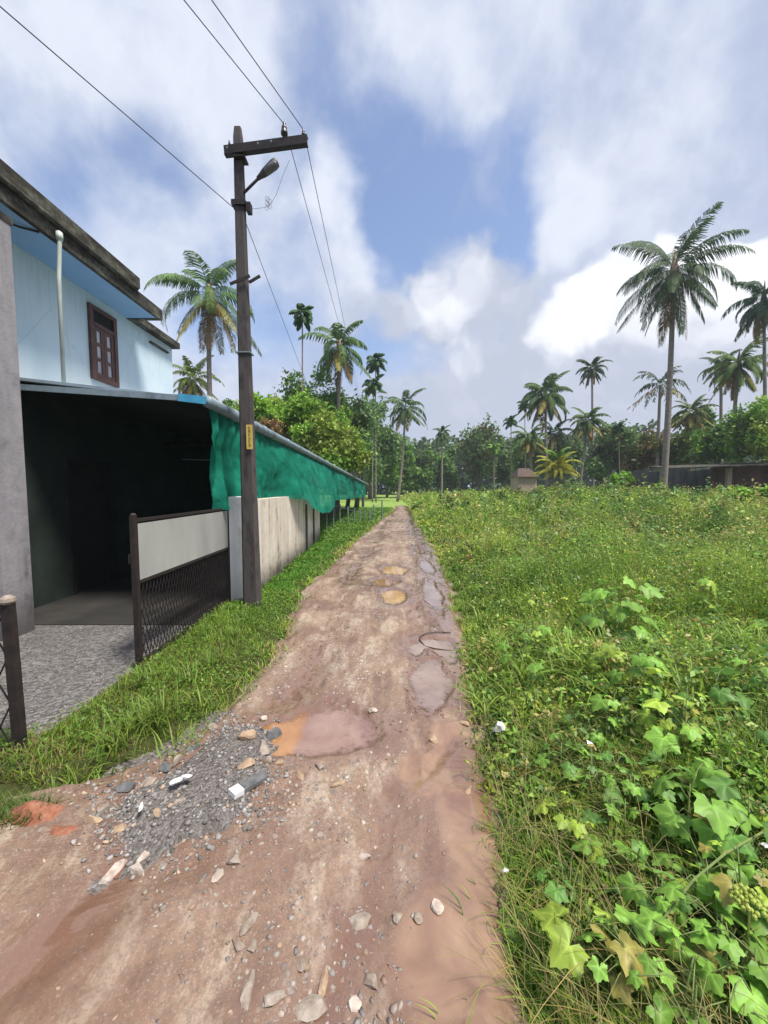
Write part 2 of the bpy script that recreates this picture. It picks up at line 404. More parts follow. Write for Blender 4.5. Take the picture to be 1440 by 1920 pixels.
def mat_mud():
    m, t = mat_new('wet_red_mud'); q = NT(t); v = q.pos()
    big = q.noise(.9, 5, .6, v, .4); mid = q.noise(4.5, 7, .68, q.pos((1, .42, 1)), .3); fin = q.noise(38, 6, .65, v)
    c = q.ramp(big, [(.32, (.120, .066, .044)), (.5, (.205, .128, .086)), (.66, (.29, .208, .142))])
    c = q.mix(q.rng(mid, .48, .62, 0, .8), c, (.36, .29, .215))
    c = q.mix(q.rng(mid, .45, .33, 0, .75), c, (.115, .068, .052))
    a = q.n('ShaderNodeAttribute'); a.attribute_name = 'wet'
    g = q.n('ShaderNodeAttribute'); g.attribute_name = 'grit'
    def peb(sc, r0, thr):
        vo = q.n('ShaderNodeTexVoronoi', feature='F1'); q.l(v, vo.inputs['Vector']); vo.inputs['Scale'].default_value = sc
        sc_ = q.n('ShaderNodeSeparateColor'); q.l(vo.outputs['Color'], sc_.inputs[0])
        rad = q.math('MULTIPLY', sc_.outputs[0], r0)
        d_ = q.math('SUBTRACT', rad, q.math('ADD', vo.outputs['Distance'], q.math('MULTIPLY', fin, .12)))
        k_ = q.math('MULTIPLY', q.rng(d_, -.02, .06), q.math('GREATER_THAN', sc_.outputs[1], thr))
        return k_, q.ramp(sc_.outputs[2], [(.2, (.15, .13, .115)), (.6, (.30, .27, .235)), (.95, (.45, .41, .36))])
    k1, rc1 = peb(34, .62, .35); k2, rc2 = peb(75, .62, .3)
    patch = q.math('MULTIPLY', g.outputs['Fac'], q.rng(q.noise(6, 4, .6, v), .36, .54))
    isst = q.math('MULTIPLY', q.math('MAXIMUM', k1, k2), patch)
    rc = q.mix(k1, rc2, rc1)
    c = q.mix(isst, c, rc)
    c = q.mix(q.rng(fin, .42, .62, 0, .5), c, (.13, .09, .07)); gr2 = q.noise(120, 3, .7, v); c = q.mix(q.rng(gr2, .58, .66, 0, .55), c, (.36, .31, .26)); c = q.mix(q.rng(gr2, .42, .34, 0, .5), c, (.07, .05, .04))
    c = q.mix(a.outputs['Fac'], c, q.mix(.7, c, (.155, .08, .052)))
    si = q.n('ShaderNodeAttribute'); si.attribute_name = 'silt'; c = q.mix(q.math('MULTIPLY', si.outputs['Fac'], .85), c, q.ramp(q.noise(3.5, 4, .55, v, .6), [(.35, (.185, .102, .068)), (.65, (.34, .22, .14))]))
    rough = q.math('SUBTRACT', q.rng(mid, .3, .7, .58, .85), q.math('MULTIPLY', a.outputs['Fac'], .60))
    h = q.math('ADD', q.math('MULTIPLY', fin, .5), q.math('ADD', q.math('MULTIPLY', isst, .7), mid))
    q.out(c, rough, 0, h, q.math('SUBTRACT', 1.0, q.math('MULTIPLY', a.outputs['Fac'], .5)), .025, .5, coat=q.math('MULTIPLY', a.outputs['Fac'], .8)); return m
M['mud'] = mat_mud()
def mat_soil(name, c1, c2, c3, sc=3.0):
    m, t = mat_new(name); q = NT(t); v = q.pos()
    a = q.noise(sc, 6, .65, v); f = q.noise(60, 5, .7, v)
    c = q.ramp(a, [(.3, c1), (.5, c2), (.7, c3)]); c = q.mix(q.rng(f, .4, .7, 0, .5), c, c1)
    q.out(c, .95, 0, f, .6, .02, .2); return m
def mat_ground():
    m, t = mat_new('grassy_soil'); q = NT(t); v = q.pos()
    a = q.noise(.7, 6, .65, v); f = q.noise(30, 6, .7, v)
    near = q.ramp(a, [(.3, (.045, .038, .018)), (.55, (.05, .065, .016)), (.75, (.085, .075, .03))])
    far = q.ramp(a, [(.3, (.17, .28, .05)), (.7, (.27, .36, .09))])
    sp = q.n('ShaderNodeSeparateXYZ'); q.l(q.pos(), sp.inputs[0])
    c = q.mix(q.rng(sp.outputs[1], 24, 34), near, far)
    c = q.mix(q.rng(f, .4, .7, 0, .5), c, (.035, .04, .012))
    q.out(c, .95, 0, f, .6, .03, .15); return m
M['ground'] = mat_ground()
M['redsoil'] = mat_soil('red_laterite', (.15, .055, .032), (.30, .125, .075), (.38, .20, .14), 9)
def mat_gravelbed(name, c1, c2, c3, sc):
    m, t = mat_new(name); q = NT(t); v = q.pos()
    vo = q.n('ShaderNodeTexVoronoi', feature='F1'); q.l(v, vo.inputs['Vector']); vo.inputs['Scale'].default_value = sc
    c = q.ramp(vo.outputs['Color'], [(.15, c1), (.5, c2), (.85, c3)])
    n = q.noise(1.6, 5, .6, v); c = q.mix(q.rng(n, .4, .7, 0, .5), c, c1)
    d = q.math('MULTIPLY', vo.outputs['Distance'], -1.0)
    q.out(c, .9, 0, d, .8, .02, .2); return m
M['yard'] = mat_gravelbed('yard_gravel', (.075, .068, .064), (.135, .125, .118), (.22, .205, .195), 45)
M['pile'] = mat_gravelbed('dark_grit', (.10, .085, .075), (.15, .135, .125), (.22, .20, .19), 60)
M['slab'] = M_noise('floor_concrete', (.010, .010, .009), (.035, .032, .028), 1.6, .85)
def mat_stone():
    m, t = mat_new('field_stone'); q = NT(t)
    a = q.n('ShaderNodeAttribute'); a.attribute_name = 'tint'
    n = q.noise(25, 6, .7, q.pos()); c = q.mix(1.0, a.outputs[0], q.ramp(n, [(.3, (.7, .68, .66)), (.7, (1.2, 1.2, 1.2))]), 'MULTIPLY')
    q.out(c, .75, 0, n, .5, .006, .35); return m
M['stone'] = mat_stone()
def stone_mat(name, c1, c2): return M_noise(name, c1, c2, 22, .75, bstr=.5, bdist=.006)
M['s_grey'] = stone_mat('grey_stone', (.18, .13, .095), (.33, .285, .24))
M['s_dark'] = stone_mat('dark_stone', (.06, .06, .06), (.15, .15, .15))
M['s_tan'] = stone_mat('tan_stone', (.24, .16, .10), (.40, .29, .19))
M['s_white'] = stone_mat('pale_stone', (.27, .21, .17), (.50, .43, .37))
def rimalpha(q):
    a = q.n('ShaderNodeAttribute'); a.attribute_name = 'rim'; return q.rng(q.math('ADD', a.outputs['Fac'], q.math('MULTIPLY', q.noise(14, 6, .7, q.pos()), 1.1)), .55, 1.2, 1.0, 0.0)
def mat_water(name, c1, c2, rough=.03):
    m, t = mat_new(name); q = NT(t)
    n = q.noise(2.2, 3, .5, q.pos(), .5)
    q.out(q.ramp(n, [(.42, c1), (.56, c2)]), rough, 0, q.noise(9, 3, .5, q.pos()), .12, .004, 1.0, coat=.6, alpha=rimalpha(q)); return m
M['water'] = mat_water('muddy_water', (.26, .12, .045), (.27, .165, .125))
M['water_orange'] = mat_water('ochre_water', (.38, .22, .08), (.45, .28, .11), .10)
def mat_two():  # two water colours split along a slanted line, painting a sky reflection's edge
    m, t = mat_new('painted_reflection_water'); q = NT(t); sp = q.n('ShaderNodeSeparateXYZ'); q.l(q.pos(), sp.inputs[0])
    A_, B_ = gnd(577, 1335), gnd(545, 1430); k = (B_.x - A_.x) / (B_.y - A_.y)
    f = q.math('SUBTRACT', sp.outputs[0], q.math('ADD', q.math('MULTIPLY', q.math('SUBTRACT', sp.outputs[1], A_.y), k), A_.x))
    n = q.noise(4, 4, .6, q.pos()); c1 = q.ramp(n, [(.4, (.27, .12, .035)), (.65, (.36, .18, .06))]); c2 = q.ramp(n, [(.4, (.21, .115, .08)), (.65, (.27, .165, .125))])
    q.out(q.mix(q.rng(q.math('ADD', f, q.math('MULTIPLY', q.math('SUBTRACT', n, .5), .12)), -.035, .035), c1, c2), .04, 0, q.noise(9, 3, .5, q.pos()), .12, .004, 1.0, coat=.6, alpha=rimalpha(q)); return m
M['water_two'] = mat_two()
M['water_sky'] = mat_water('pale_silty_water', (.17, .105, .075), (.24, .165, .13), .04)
M['water_brown'] = mat_water('brown_water', (.24, .14, .10), (.34, .22, .15), .12)
def mat_net():
    m, t = mat_new('green_shade_net'); q = NT(t); v = q.pos()
    n = q.noise(2.0, 4, .6, v); c = q.ramp(n, [(.3, (.004, .16, .10)), (.7, (.018, .30, .20))])
    wr_ = q.noise(7, 5, .65, q.pos((1, 2.2, .7)), 1.2); q.out(c, .75, 0, wr_, .55, .05, .15, transl=.35, alpha=q.rng(q.noise(5, 5, .7, v), .3, .6, .76, .95)); return m
M['net'] = mat_net()

# ------------------------------------------------------------------ road edges and terrain
def edge(lst):
    P = sorted([(g.y, g.x) for g in (gnd(a, b) for a, b in lst)])
    return np.array([p[0] for p in P]), np.array([p[1] for p in P])
ER = edge([(1010, 1920), (975, 1800), (950, 1600), (928, 1450), (890, 1290), (868, 1150), (850, 1090), (825, 1040), (800, 1000), (784, 978), (776, 962), (772, 952)])
EL = edge([(440, 1300), (500, 1230), (545, 1150), (580, 1095), (622, 1050), (665, 1012), (700, 985), (722, 968), (735, 958), (742, 952)])
EL = (np.concatenate([[-3, 1.35, 1.62, 1.9, 2.2], EL[0]]), np.concatenate([[-5, -4.6, -2.6, -1.75, -1.42], EL[1]]))
def xr(y): return np.interp(y, *ER) + .14 * (fbm(np.asarray(y, float) * 1.9, np.asarray(y, float) * 0 + 2, 201, 4, .6) - .5)
def xl(y): return np.interp(y, *EL) + .22 * (fbm(np.asarray(y, float) * 1.7, np.asarray(y, float) * 0 + 7, 202, 4, .6) - .5)
def hgt(x, y):
    x = np.asarray(x, float); y = np.asarray(y, float)
    e = x - xr(y); l = xl(y) - x
    road_near = (sst(y, 31, 36) < .5)
    z = np.where((e < 0) & (l < 0) & road_near, -.07, 0.0)
    zr = -.07 + .11 * sst(e, -.04, .25) + (fbm(x * .9, y * .9, 5) - .5) * .16 * sst(e, .1, 1.2)
    zr = zr + .62 * sst(e, 1.5, 12) * sst(y, 4, 20) * (1 - sst(y, 42, 60))
    z = np.where((e > -.04), zr, z)
    zl = -.07 + .10 * sst(l, -.04, .2) + (fbm(x * 1.5, y * 1.5, 8) - .5) * .06 * sst(l, .05, .5)
    zl = np.where((x < -2.2), np.minimum(zl, .0), zl)
    z = np.where((l > -.04) & (y > 1.0), zl, z)
    return z
def hz(x, y): return float(hgt(np.array([x]), np.array([y]))[0])

def grid(name, xs, ys, zf, mat, **k):
    X, Y = np.meshgrid(xs, ys); Z = zf(X, Y); V = np.stack([X, Y, Z], -1).reshape(-1, 3)
    n, m = len(ys), len(xs); i = np.arange((n - 1) * (m - 1)); r = i // (m - 1); c = i % (m - 1); b = r * m + c
    return np_mesh(name, V, np.stack([b, b + 1, b + m + 1, b + m], 1), mat, smooth=True, **k)
xs = np.concatenate([[-600, -300, -150, -80, -50], np.arange(-35, -6, 1.0), np.arange(-6, 8, .09), np.arange(8, 40, .7), [45, 60, 90, 160, 300, 600]])
ys = np.concatenate([[-40, -15, -6], np.arange(-3, 8, .09), np.arange(8, 32, .25), np.arange(32, 75, 1.0), [80, 100, 140, 200, 300, 500, 900]])
tag(grid('ground', xs, ys, hgt, M['ground']), 'green and brown field ground under weeds and grass', None, None, 'structure')

# puddles: (px, py centre, half width px, half height px, depth)
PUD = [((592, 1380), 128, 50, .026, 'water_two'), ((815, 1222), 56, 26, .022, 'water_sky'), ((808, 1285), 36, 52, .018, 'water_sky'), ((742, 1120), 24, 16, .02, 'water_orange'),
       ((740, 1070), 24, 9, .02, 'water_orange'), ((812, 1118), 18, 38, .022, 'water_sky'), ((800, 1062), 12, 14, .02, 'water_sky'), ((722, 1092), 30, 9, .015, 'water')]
SILT = [(870, 1830, 130, 160), (880, 1560, 60, 110), (800, 1450, 60, 50), (850, 1400, 40, 60)]
PG = []
for (c, hw, hh, dp, mt) in PUD:
    g = gnd(*c); gx = gnd(c[0] + hw, c[1]); g1 = gnd(c[0], c[1] + hh); g2 = gnd(c[0], c[1] - hh)
    PG.append((g.x, (g1.y + g2.y) / 2, gx.x - g.x, (g2.y - g1.y) / 2, dp, mt))
def pud_r(X, Y, cx, cy, rx, ry):
    return np.sqrt(((X - cx) / rx) ** 2 + ((Y - cy) / ry) ** 2) * (1 + .48 * (fbm(X * 4.0 + 5, Y * 3.3, 51, 4, .6) - .5) * 2)
def road_z(X, Y):
    s = (X - xl(Y)) / np.maximum(xr(Y) - xl(Y), .2)
    z = (fbm(X * 2.2, Y * 1.3, 21, 5) - .5) * .06 + (fbm(X * 13, Y * 8, 31, 4, .6) - .5) * .030 * sst(fbm(X * 1.7, Y * 1.2, 77), .35, .6)
    z += (fbm(X * 60, Y * 60, 41, 2) - .5) * .004
    cl = .5 * (np.maximum(xl(Y), xr(Y) - 2.4) + xr(Y))
    sil = np.zeros_like(z)
    for (c_, hw_, hh_) in [((a, b), c, d) for (a, b, c, d) in SILT]:
        g_ = gnd(*c_); gx_ = gnd(c_[0] + hw_, c_[1]); ga = gnd(c_[0], c_[1] + hh_); gb = gnd(c_[0], c_[1] - hh_); cy2 = (ga.y + gb.y) / 2
        r_ = np.sqrt(((X - g_.x) / (gx_.x - g_.x)) ** 2 + ((Y - cy2) / ((gb.y - ga.y) / 2)) ** 2) * (1 + .6 * (fbm(X * 3 + 3, Y * 3, 55) - .5) * 2); sil = np.maximum(sil, 1 - sst(r_, .7, 1.2))
    z = z * (1 - .8 * sil) - .008 * sil
    z += (fbm(X * 11, Y * 1.1, 141, 3, .6) - .5) * .026 * (1 - .7 * sil) + (fbm(X * 5, Y * 3.2, 151, 4, .6) - .5) * .055 * sst(Y, 2.2, 4)
    for off in (-.55, .55): z -= .032 * np.exp(-((X - cl - off - .08 * np.sin(Y * .7)) / .17) ** 2) * (1 + .3 * np.sin(Y * 21 + 3 * np.sin(X * 9)))
    wet = np.zeros_like(z)
    for (cx, cy, rx, ry, dp, mt) in PG:
        a = np.arctan2((Y - cy) / ry, (X - cx) / rx)
        r = pud_r(X, Y, cx, cy, rx, ry)
        k2 = 1 - sst(r, 1.1, 1.7); z = z * (1 - k2) + np.maximum(z * .4, .0) * k2
        k = 1 - sst(r, .70, 1.12)
        z = z * (1 - k * .6) - dp * 1.5 * k
        wet = np.maximum(wet, 1 - sst(r, .9, 1.7))
    e = np.minimum(X - xl(Y), xr(Y) - X)
    z = z - .05 * (1 - sst(e, .0, .16))
    rt_ = sum(np.exp(-((X - cl - o_ - .08 * np.sin(Y * .7)) / .12) ** 2) for o_ in (-.55, .55)); wr = np.maximum(np.exp(-((X - (xr(Y) - .24)) / .22) ** 2) * .95, rt_ * .75 * sst(fbm(X * 2, Y * .9, 95), .36, .56)) + .5 * sst(fbm(X * 1.1, Y * .8, 91), .52, .66)
    wet = np.clip(np.maximum(np.maximum(wet, wr), sil * .9), 0, 1)
    grit = sst(fbm(X * 1.3 + 9, Y * 1.0, 61), .38, .58) * (1 - sst(wr, .3, .7))
    grit = grit * (1 - sil); road_z.sil = sil
    return z + .01, wet, grit
yy = np.concatenate([np.arange(.3, 4, .014), np.arange(4, 9, .03), np.arange(9, 20, .09), np.arange(20, 34.5, .3)])
ss = np.linspace(0, 1, 200)
S_, Y_ = np.meshgrid(ss, yy); X_ = xl(Y_) + S_ * (xr(Y_) + .02 - xl(Y_))
Z_, W_, G_ = road_z(X_, Y_); SI_ = road_z.sil
V = np.stack([X_, Y_, Z_], -1).reshape(-1, 3); n, m = len(yy), len(ss); i = np.arange((n - 1) * (m - 1)); b = (i // (m - 1)) * m + i % (m - 1)
tag(np_mesh('road', V, np.stack([b, b + 1, b + m + 1, b + m], 1), M['mud'], attrs={'wet': W_.ravel(), 'grit': G_.ravel(), 'silt': SI_.ravel()}, smooth=True), 'wet reddish mud lane with ruts and stones', None, None, 'structure')
def rz(x, y): return float(road_z(np.array([x]), np.array([y]))[0][0])
plab = ['large muddy puddle beside the grey rubble heap', 'puddle at the right lane edge by the black cable', 'shallow puddle just nearer than the cable puddle', 'nearer round ochre puddle far up the lane', 'farther ochre puddle up the lane', 'long bright puddle in the right wheel rut', 'small bright puddle farthest up the right rut', 'shallow brown puddle between the two ochre ones']
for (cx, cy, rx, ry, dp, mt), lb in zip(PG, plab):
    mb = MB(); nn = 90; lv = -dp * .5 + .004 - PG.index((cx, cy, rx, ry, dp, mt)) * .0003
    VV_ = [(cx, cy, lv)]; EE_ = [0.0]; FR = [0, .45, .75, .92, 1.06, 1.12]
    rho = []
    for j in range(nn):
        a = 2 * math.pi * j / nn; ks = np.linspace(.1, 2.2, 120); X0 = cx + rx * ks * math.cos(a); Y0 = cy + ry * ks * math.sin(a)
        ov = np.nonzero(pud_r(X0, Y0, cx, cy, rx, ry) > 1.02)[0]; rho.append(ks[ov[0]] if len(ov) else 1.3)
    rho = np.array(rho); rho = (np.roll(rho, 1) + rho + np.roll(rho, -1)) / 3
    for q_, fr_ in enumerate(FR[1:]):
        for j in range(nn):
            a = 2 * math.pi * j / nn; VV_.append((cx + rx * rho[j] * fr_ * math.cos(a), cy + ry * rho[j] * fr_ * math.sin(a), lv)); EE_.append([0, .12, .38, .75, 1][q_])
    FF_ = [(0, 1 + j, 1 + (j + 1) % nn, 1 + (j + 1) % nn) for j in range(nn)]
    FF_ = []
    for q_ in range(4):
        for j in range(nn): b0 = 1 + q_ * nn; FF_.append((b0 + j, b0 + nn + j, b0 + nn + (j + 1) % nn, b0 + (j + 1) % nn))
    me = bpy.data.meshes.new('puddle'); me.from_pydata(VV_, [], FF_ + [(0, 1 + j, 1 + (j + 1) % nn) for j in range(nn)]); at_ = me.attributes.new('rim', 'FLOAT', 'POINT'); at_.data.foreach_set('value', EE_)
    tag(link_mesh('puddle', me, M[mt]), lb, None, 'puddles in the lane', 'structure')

# yard, porch floor
mb = MB(); mb.add([(-9, -1, .006), (-2.12, -1, .006), (-2.12, 2.3, .006), (-2.05, 2.6, .008), (-2.12, 3.4, .008), (-2.2, 4.25, .008), (-9, 4.25, .006)], [(0, 1, 2, 3, 4, 5, 6)])
tag(mb.build('gravel_yard', M['yard']), 'grey gravel yard behind the gates', None, None, 'structure')
mb = MB(); mb.box((-8, 4.25, -.1), (-2.26, 12.0, .018)); tag(mb.build('porch_floor', M['slab']), 'grey concrete porch floor edge', None, None, 'structure')
g = gnd(10, 1460)
mb = MB(); mb.box((g.x - .8, g.y - .07, -.02), (g.x + .12, g.y + .09, .035), rot=Matrix.Rotation(R(14), 3, 'Z')); tag(mb.build('kerb', M['slab'], bevel=.008), 'broken concrete gate sill at the left edge', None, None, 'structure')

# ------------------------------------------------------------------ house
WX = -4.6; EX = -4.0
house = empty('house', (WX, 6.0, 0), 'pale blue two storey house with mossy concrete roof edge and dark porch', 'house')
mb = MB()
mb.box((WX - 3.6, 3.2, 2.9), (WX, 8.3, 4.63))
mb.build('upper_wall', M['bluewall'], house)
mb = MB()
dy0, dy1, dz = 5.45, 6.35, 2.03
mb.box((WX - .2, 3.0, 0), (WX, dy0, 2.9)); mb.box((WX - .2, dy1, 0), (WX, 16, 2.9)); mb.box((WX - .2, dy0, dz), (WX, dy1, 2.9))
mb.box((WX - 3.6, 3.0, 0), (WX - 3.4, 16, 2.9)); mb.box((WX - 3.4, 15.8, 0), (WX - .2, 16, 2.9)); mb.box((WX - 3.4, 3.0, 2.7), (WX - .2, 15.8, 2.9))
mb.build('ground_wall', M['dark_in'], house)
d = MB().box((WX - .12, dy0 + .05, .02), (WX - .07, dy1 - .05, dz - .05)).build('door', M['door'], house)
fr = MB().box((WX - .1, dy0, .0), (WX + .02, dy0 + .05, dz)).box((WX - .1, dy1 - .05, .0), (WX + .02, dy1, dz)).box((WX - .1, dy0 + .05, dz - .05), (WX + .02, dy1 - .05, dz)).build('frame', M['door'], d)
# soffit + fascia
MB().box((WX - 3.6, 2.0, 4.63), (EX - .06, 6.88, 4.72)).build('soffit', M['soffit'], house)
rf = MB().box((EX - .06, 1.8, 4.615), (EX, 6.95, 4.80)).box((WX - 3.6, 6.88, 4.615), (EX - .06, 6.95, 4.80)).build('lower_fascia', M['fascia'], house)
mb = MB(); mb.box((WX - 3.6, 1.8, 4.82), (EX + .05, 6.27, 4.985)); mb.box((WX - 3.6, 1.8, 4.985), (EX + .01, 6.2, 5.02)); mb.build('roof_parapet', M['fascia'], house)
MB().tube([(EX + .03, 1.8, 4.80), (EX + .03, 3.5, 4.812), (EX + .03, 6.22, 4.795)], .032, 8).build('roof_gutter', M['fascia'], house, smooth=True)
MB().box((WX - 3.6, 6.97, 4.62), (WX + .15, 8.36, 4.74)).build('rear_canopy', M['fascia'], house)
MB().box((WX + .002, 7.5, 4.44), (WX + .05, 8.1, 4.47)).build('ledge', M['fascia'], house)
# down pipe
mb = MB(); mb.tube([(EX + .04, 4.76, 4.72), (EX + .04, 4.76, 4.6), (EX + .0, 4.77, 4.2), (EX - .02, 4.78, 2.80)], .023, 10); mb.lathe([(.034, 0), (.038, .04), (.034, .09)], 10, (EX + .04, 4.76, 4.62))
pd = mb.build('drain_pipe', M['pipe'], house, smooth=True)
# cracks / iron stub in soffit
MB().tube([(EX - .08, 4.62, 4.62), (EX - .2, 4.5, 4.60), (EX - .34, 4.36, 4.615)], .012, 6).build('rebar', M['iron'], house)
# window
wy0, wy1, wz0, wz1 = 5.97, 6.56, 3.32, 4.47
wnd = MB()
wnd.box((WX - .02, wy0, wz0), (WX + .045, wy0 + .07, wz1)).box((WX - .02, wy1 - .07, wz0), (WX + .045, wy1, wz1))
wnd.box((WX - .02, wy0 + .07, wz0), (WX + .045, wy1 - .07, wz0 + .07)).box((WX - .02, wy0 + .07, wz1 - .06), (WX + .045, wy1 - .07, wz1))
wnd.box((WX - .02, wy0 + .07, wz1 - .31), (WX + .04, wy1 - .07, wz1 - .25))
wi = wnd.build('window', M['wood_dark'], house)
ym = (wy0 + wy1) / 2
for a, b_ in ((wy0 + .075, ym - .004), (ym + .004, wy1 - .075)):
    sh = MB(); z0, z1 = wz0 + .075, wz1 - .315
    sh.box((WX, a, z0), (WX + .03, a + .06, z1)).box((WX, b_ - .06, z0), (WX + .03, b_, z1))
    for k in range(4):
        zz = z0 + (z1 - z0 - .05) * k / 3; sh.box((WX + .001, a + .06, zz), (WX + .028, b_ - .06, zz + .05))
    sh.build('shutter', M['wood_dark'], wi)
    MB().box((WX + .003, a + .06, z0 + .05), (WX + .012, b_ - .06, z1 - .05)).build('pane', M['glass'], wi)
MB().box((WX + .003, wy0 + .07, wz1 - .25), (WX + .016, wy1 - .07, wz1 - .06)).build('transom', M['door'], wi)
# lean-to roof
E0 = pt(383, 752, 4.6); E1 = pt(690, 909, 30)
A0 = pt(30, 716, 4.6)
EV = [E0.lerp(E1, t) for t in np.linspace(0, 1, 12)]
rt = MB()
ring = []
for i_, e in enumerate(EV):
    rx_ = WX if i_ < 5 else WX - (i_ - 4) * .0
    zin = e.z + .27
    ring.append((Vector((rx_, e.y, zin)), e))
for i_ in range(len(EV) - 1):
    a, b_ = ring[i_]; c_, d_ = ring[i_ + 1]; u = Vector((0, 0, .035))
    rt.hexa([a, b_, d_, c_, a + u, b_ + u, d_ + u, c_ + u])
rt.box((-7.9, 4.6, 2.94), (WX - .0, 12, 2.98))
lean = rt.build('porch_roof', M['tin'], house)
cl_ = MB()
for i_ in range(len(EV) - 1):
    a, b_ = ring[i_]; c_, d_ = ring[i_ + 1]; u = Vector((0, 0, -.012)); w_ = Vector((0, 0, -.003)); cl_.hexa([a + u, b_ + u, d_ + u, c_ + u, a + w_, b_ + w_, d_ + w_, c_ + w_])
cl_.build('shade_sheet', M['dark_in'], house)  # dark sheet added beneath the roof so its underside reads as shade
MB().bar(Vector((-6.5, 4.585, 2.95)), E0 + Vector((-.05, -.015, .02)), .03, .07).build('roof_edge', M['pvc'], house)
MB().bar(pt(335, 745, 4.57), pt(386, 751, 4.57), .02, .09).build('blue_flap', M['bluetarp'], house)
gt = MB(); gt.tube([e + Vector((.03, 0, .0)) for e in EV], list(np.linspace(.074, .055, len(EV))), 12); 
for e in (EV[0].lerp(EV[-1], t) for t in (.03, .075, .13, .2, .3, .42, .55, .7)): 
    d_ = (E1 - E0).normalized(); rr_ = .082 - .018 * (e.y - 4.6) / 25; gt.tube([e + Vector((.03, 0, 0)) - d_ * .05, e + Vector((.03, 0, 0)) + d_ * .05], rr_, 12)
gt.build('gutter', M['pvc'], house, smooth=True)
# porch framing posts and cross beam inside
MB().box((-2.5, 11.9, .0), (-2.42, 11.98, 2.3)).build('post', M['iron'], house)
MB().box((-4.55, 7.9, 2.5), (-2.5, 7.96, 2.56)).build('beam', M['iron'], house)
MB().bar((-3.55, 6.6, 2.1), (-2.75, 7.2, 2.12), .03, .012).build('batten', M['pvc'], house)
# inner partition making the deep shade at the back of the porch
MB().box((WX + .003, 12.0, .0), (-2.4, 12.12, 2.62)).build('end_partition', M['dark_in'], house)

# column at far left
g0 = gnd(66, 1182); colx = g0.x; cy_ = g0.y - .32
pil = MB(); pil.box((colx - .6, cy_, 0), (colx, cy_ + .32, 4.36))
pillar = pil.build('concrete_pillar', M['column'], None, (colx - .3, cy_, 0)); tag(pillar, 'tall weathered grey concrete pillar at the left edge in front of the porch', 'pillar')
MB().box((colx - .62, cy_ - .02, 4.36), (colx + .01, cy_ + .34, 4.43)).build('cap', M['fascia'], pillar)

# ------------------------------------------------------------------ compound wall
wfar = gnd(600, 1012)
cw = empty('boundary_wall', (-2.0, 5.2, 0), 'stained cream plaster boundary wall along the grass verge', 'wall')
Pn = Vector((-1.86, 5.485, 0)); Pf = Vector((wfar.x, wfar.y, 0)); 
q = MB(); up = Vector((0, 0, 1.43)); th = Vector((-.17, 0, 0))
NSEG = 14
for k in range(NSEG):
    a = Pn.lerp(Pf, k / NSEG); b_ = Pn.lerp(Pf, (k + 1) / NSEG); j = Vector((0, 0, .0))
    q.hexa([a + th, a, b_, b_ + th, a + th + up, a + up, b_ + up, b_ + th + up])
q.build('wall_panel', M['wall'], cw)
q = MB(); q.box((-2.13, 5.1, -.05), (-1.85, 5.48, 1.48)); q.build('end_pier', M['pier'], cw, bevel=.012)
for t in (.62, .8):
    a = Pn.lerp(Pf, t); MB().box((a.x - .01, a.y - .05, 0), (a.x + .035, a.y + .05, 1.2)).build('rib', M['oldwall'], cw)

# ------------------------------------------------------------------ shade net
def netmesh():
    nu, nv = 260, 34; t = np.linspace(0, 1, nu) ** 1.5; v = np.linspace(0, 1, nv)
    T, Vv = np.meshgrid(t, v)
    e0, e1 = np.array(E0), np.array(E1)
    y0 = 4.75; ey = y0 + T * (27.5 - y0); tt = (ey - e0[1]) / (e1[1] - e0[1])
    X = e0[0] + (e1[0] - e0[0]) * tt; Zt = e0[2] + (e1[2] - e0[2]) * tt - .05
    yk = [4.7, 5.5, 7.3, 8.0, 8.6, 9.6, 10.6, 11.6, 13, 16, 20, 27]; bk = [1.30, 1.38, 1.40, 1.36, 1.12, .95, .90, 1.0, 1.15, 1.12, 1.05, .95]
    Zb = np.interp(ey, yk, bk) + .05 * (fbm(ey * 2.2, ey * 0, 3) - .5)
    Z = Zt + (Zb - Zt) * Vv
    out_ = np.interp(ey, [4.7, 7.0, 7.8, 9.5, 11.7, 13, 27], [0, .04, .36, .42, .36, .14, .02]) * Vv ** .8
    # pleats gathered at the near top corner and spreading down
    fold = np.sin(ey * 26 + Vv * 5 * (1 - sst(ey, 4.8, 7)) + 4 * fbm(ey * 2, Vv * 2, 9)) * .065 * (1 - sst(ey, 5.4, 7.0) * .8) * (.35 + Vv)
    sag = (fbm(ey * 1.1, Vv * 2.2, 13) - .5) * .16 + (fbm(ey * 4.0, Vv * 5 + ey, 15) - .5) * .07
    X = X + out_ + fold + sag * sst(Vv, 0, .25)
    near = (1 - sst(ey, 4.75, 5.4)); Yv = ey + near * Vv * .1 + .02 * np.sin(Vv * 14)
    P = np.stack([X, Yv, Z], -1).reshape(-1, 3); i = np.arange((nv - 1) * (nu - 1)); b = (i // (nu - 1)) * nu + i % (nu - 1)
    return P, np.stack([b, b + 1, b + nu + 1, b + nu], 1)
P_, F_ = netmesh()
net = np_mesh('shade_net', P_, F_, M['net'], origin=(-2.2, 4.75, 0), smooth=True)
tag(net, 'green shade netting hung from the porch gutter and draped over the boundary wall', 'netting')

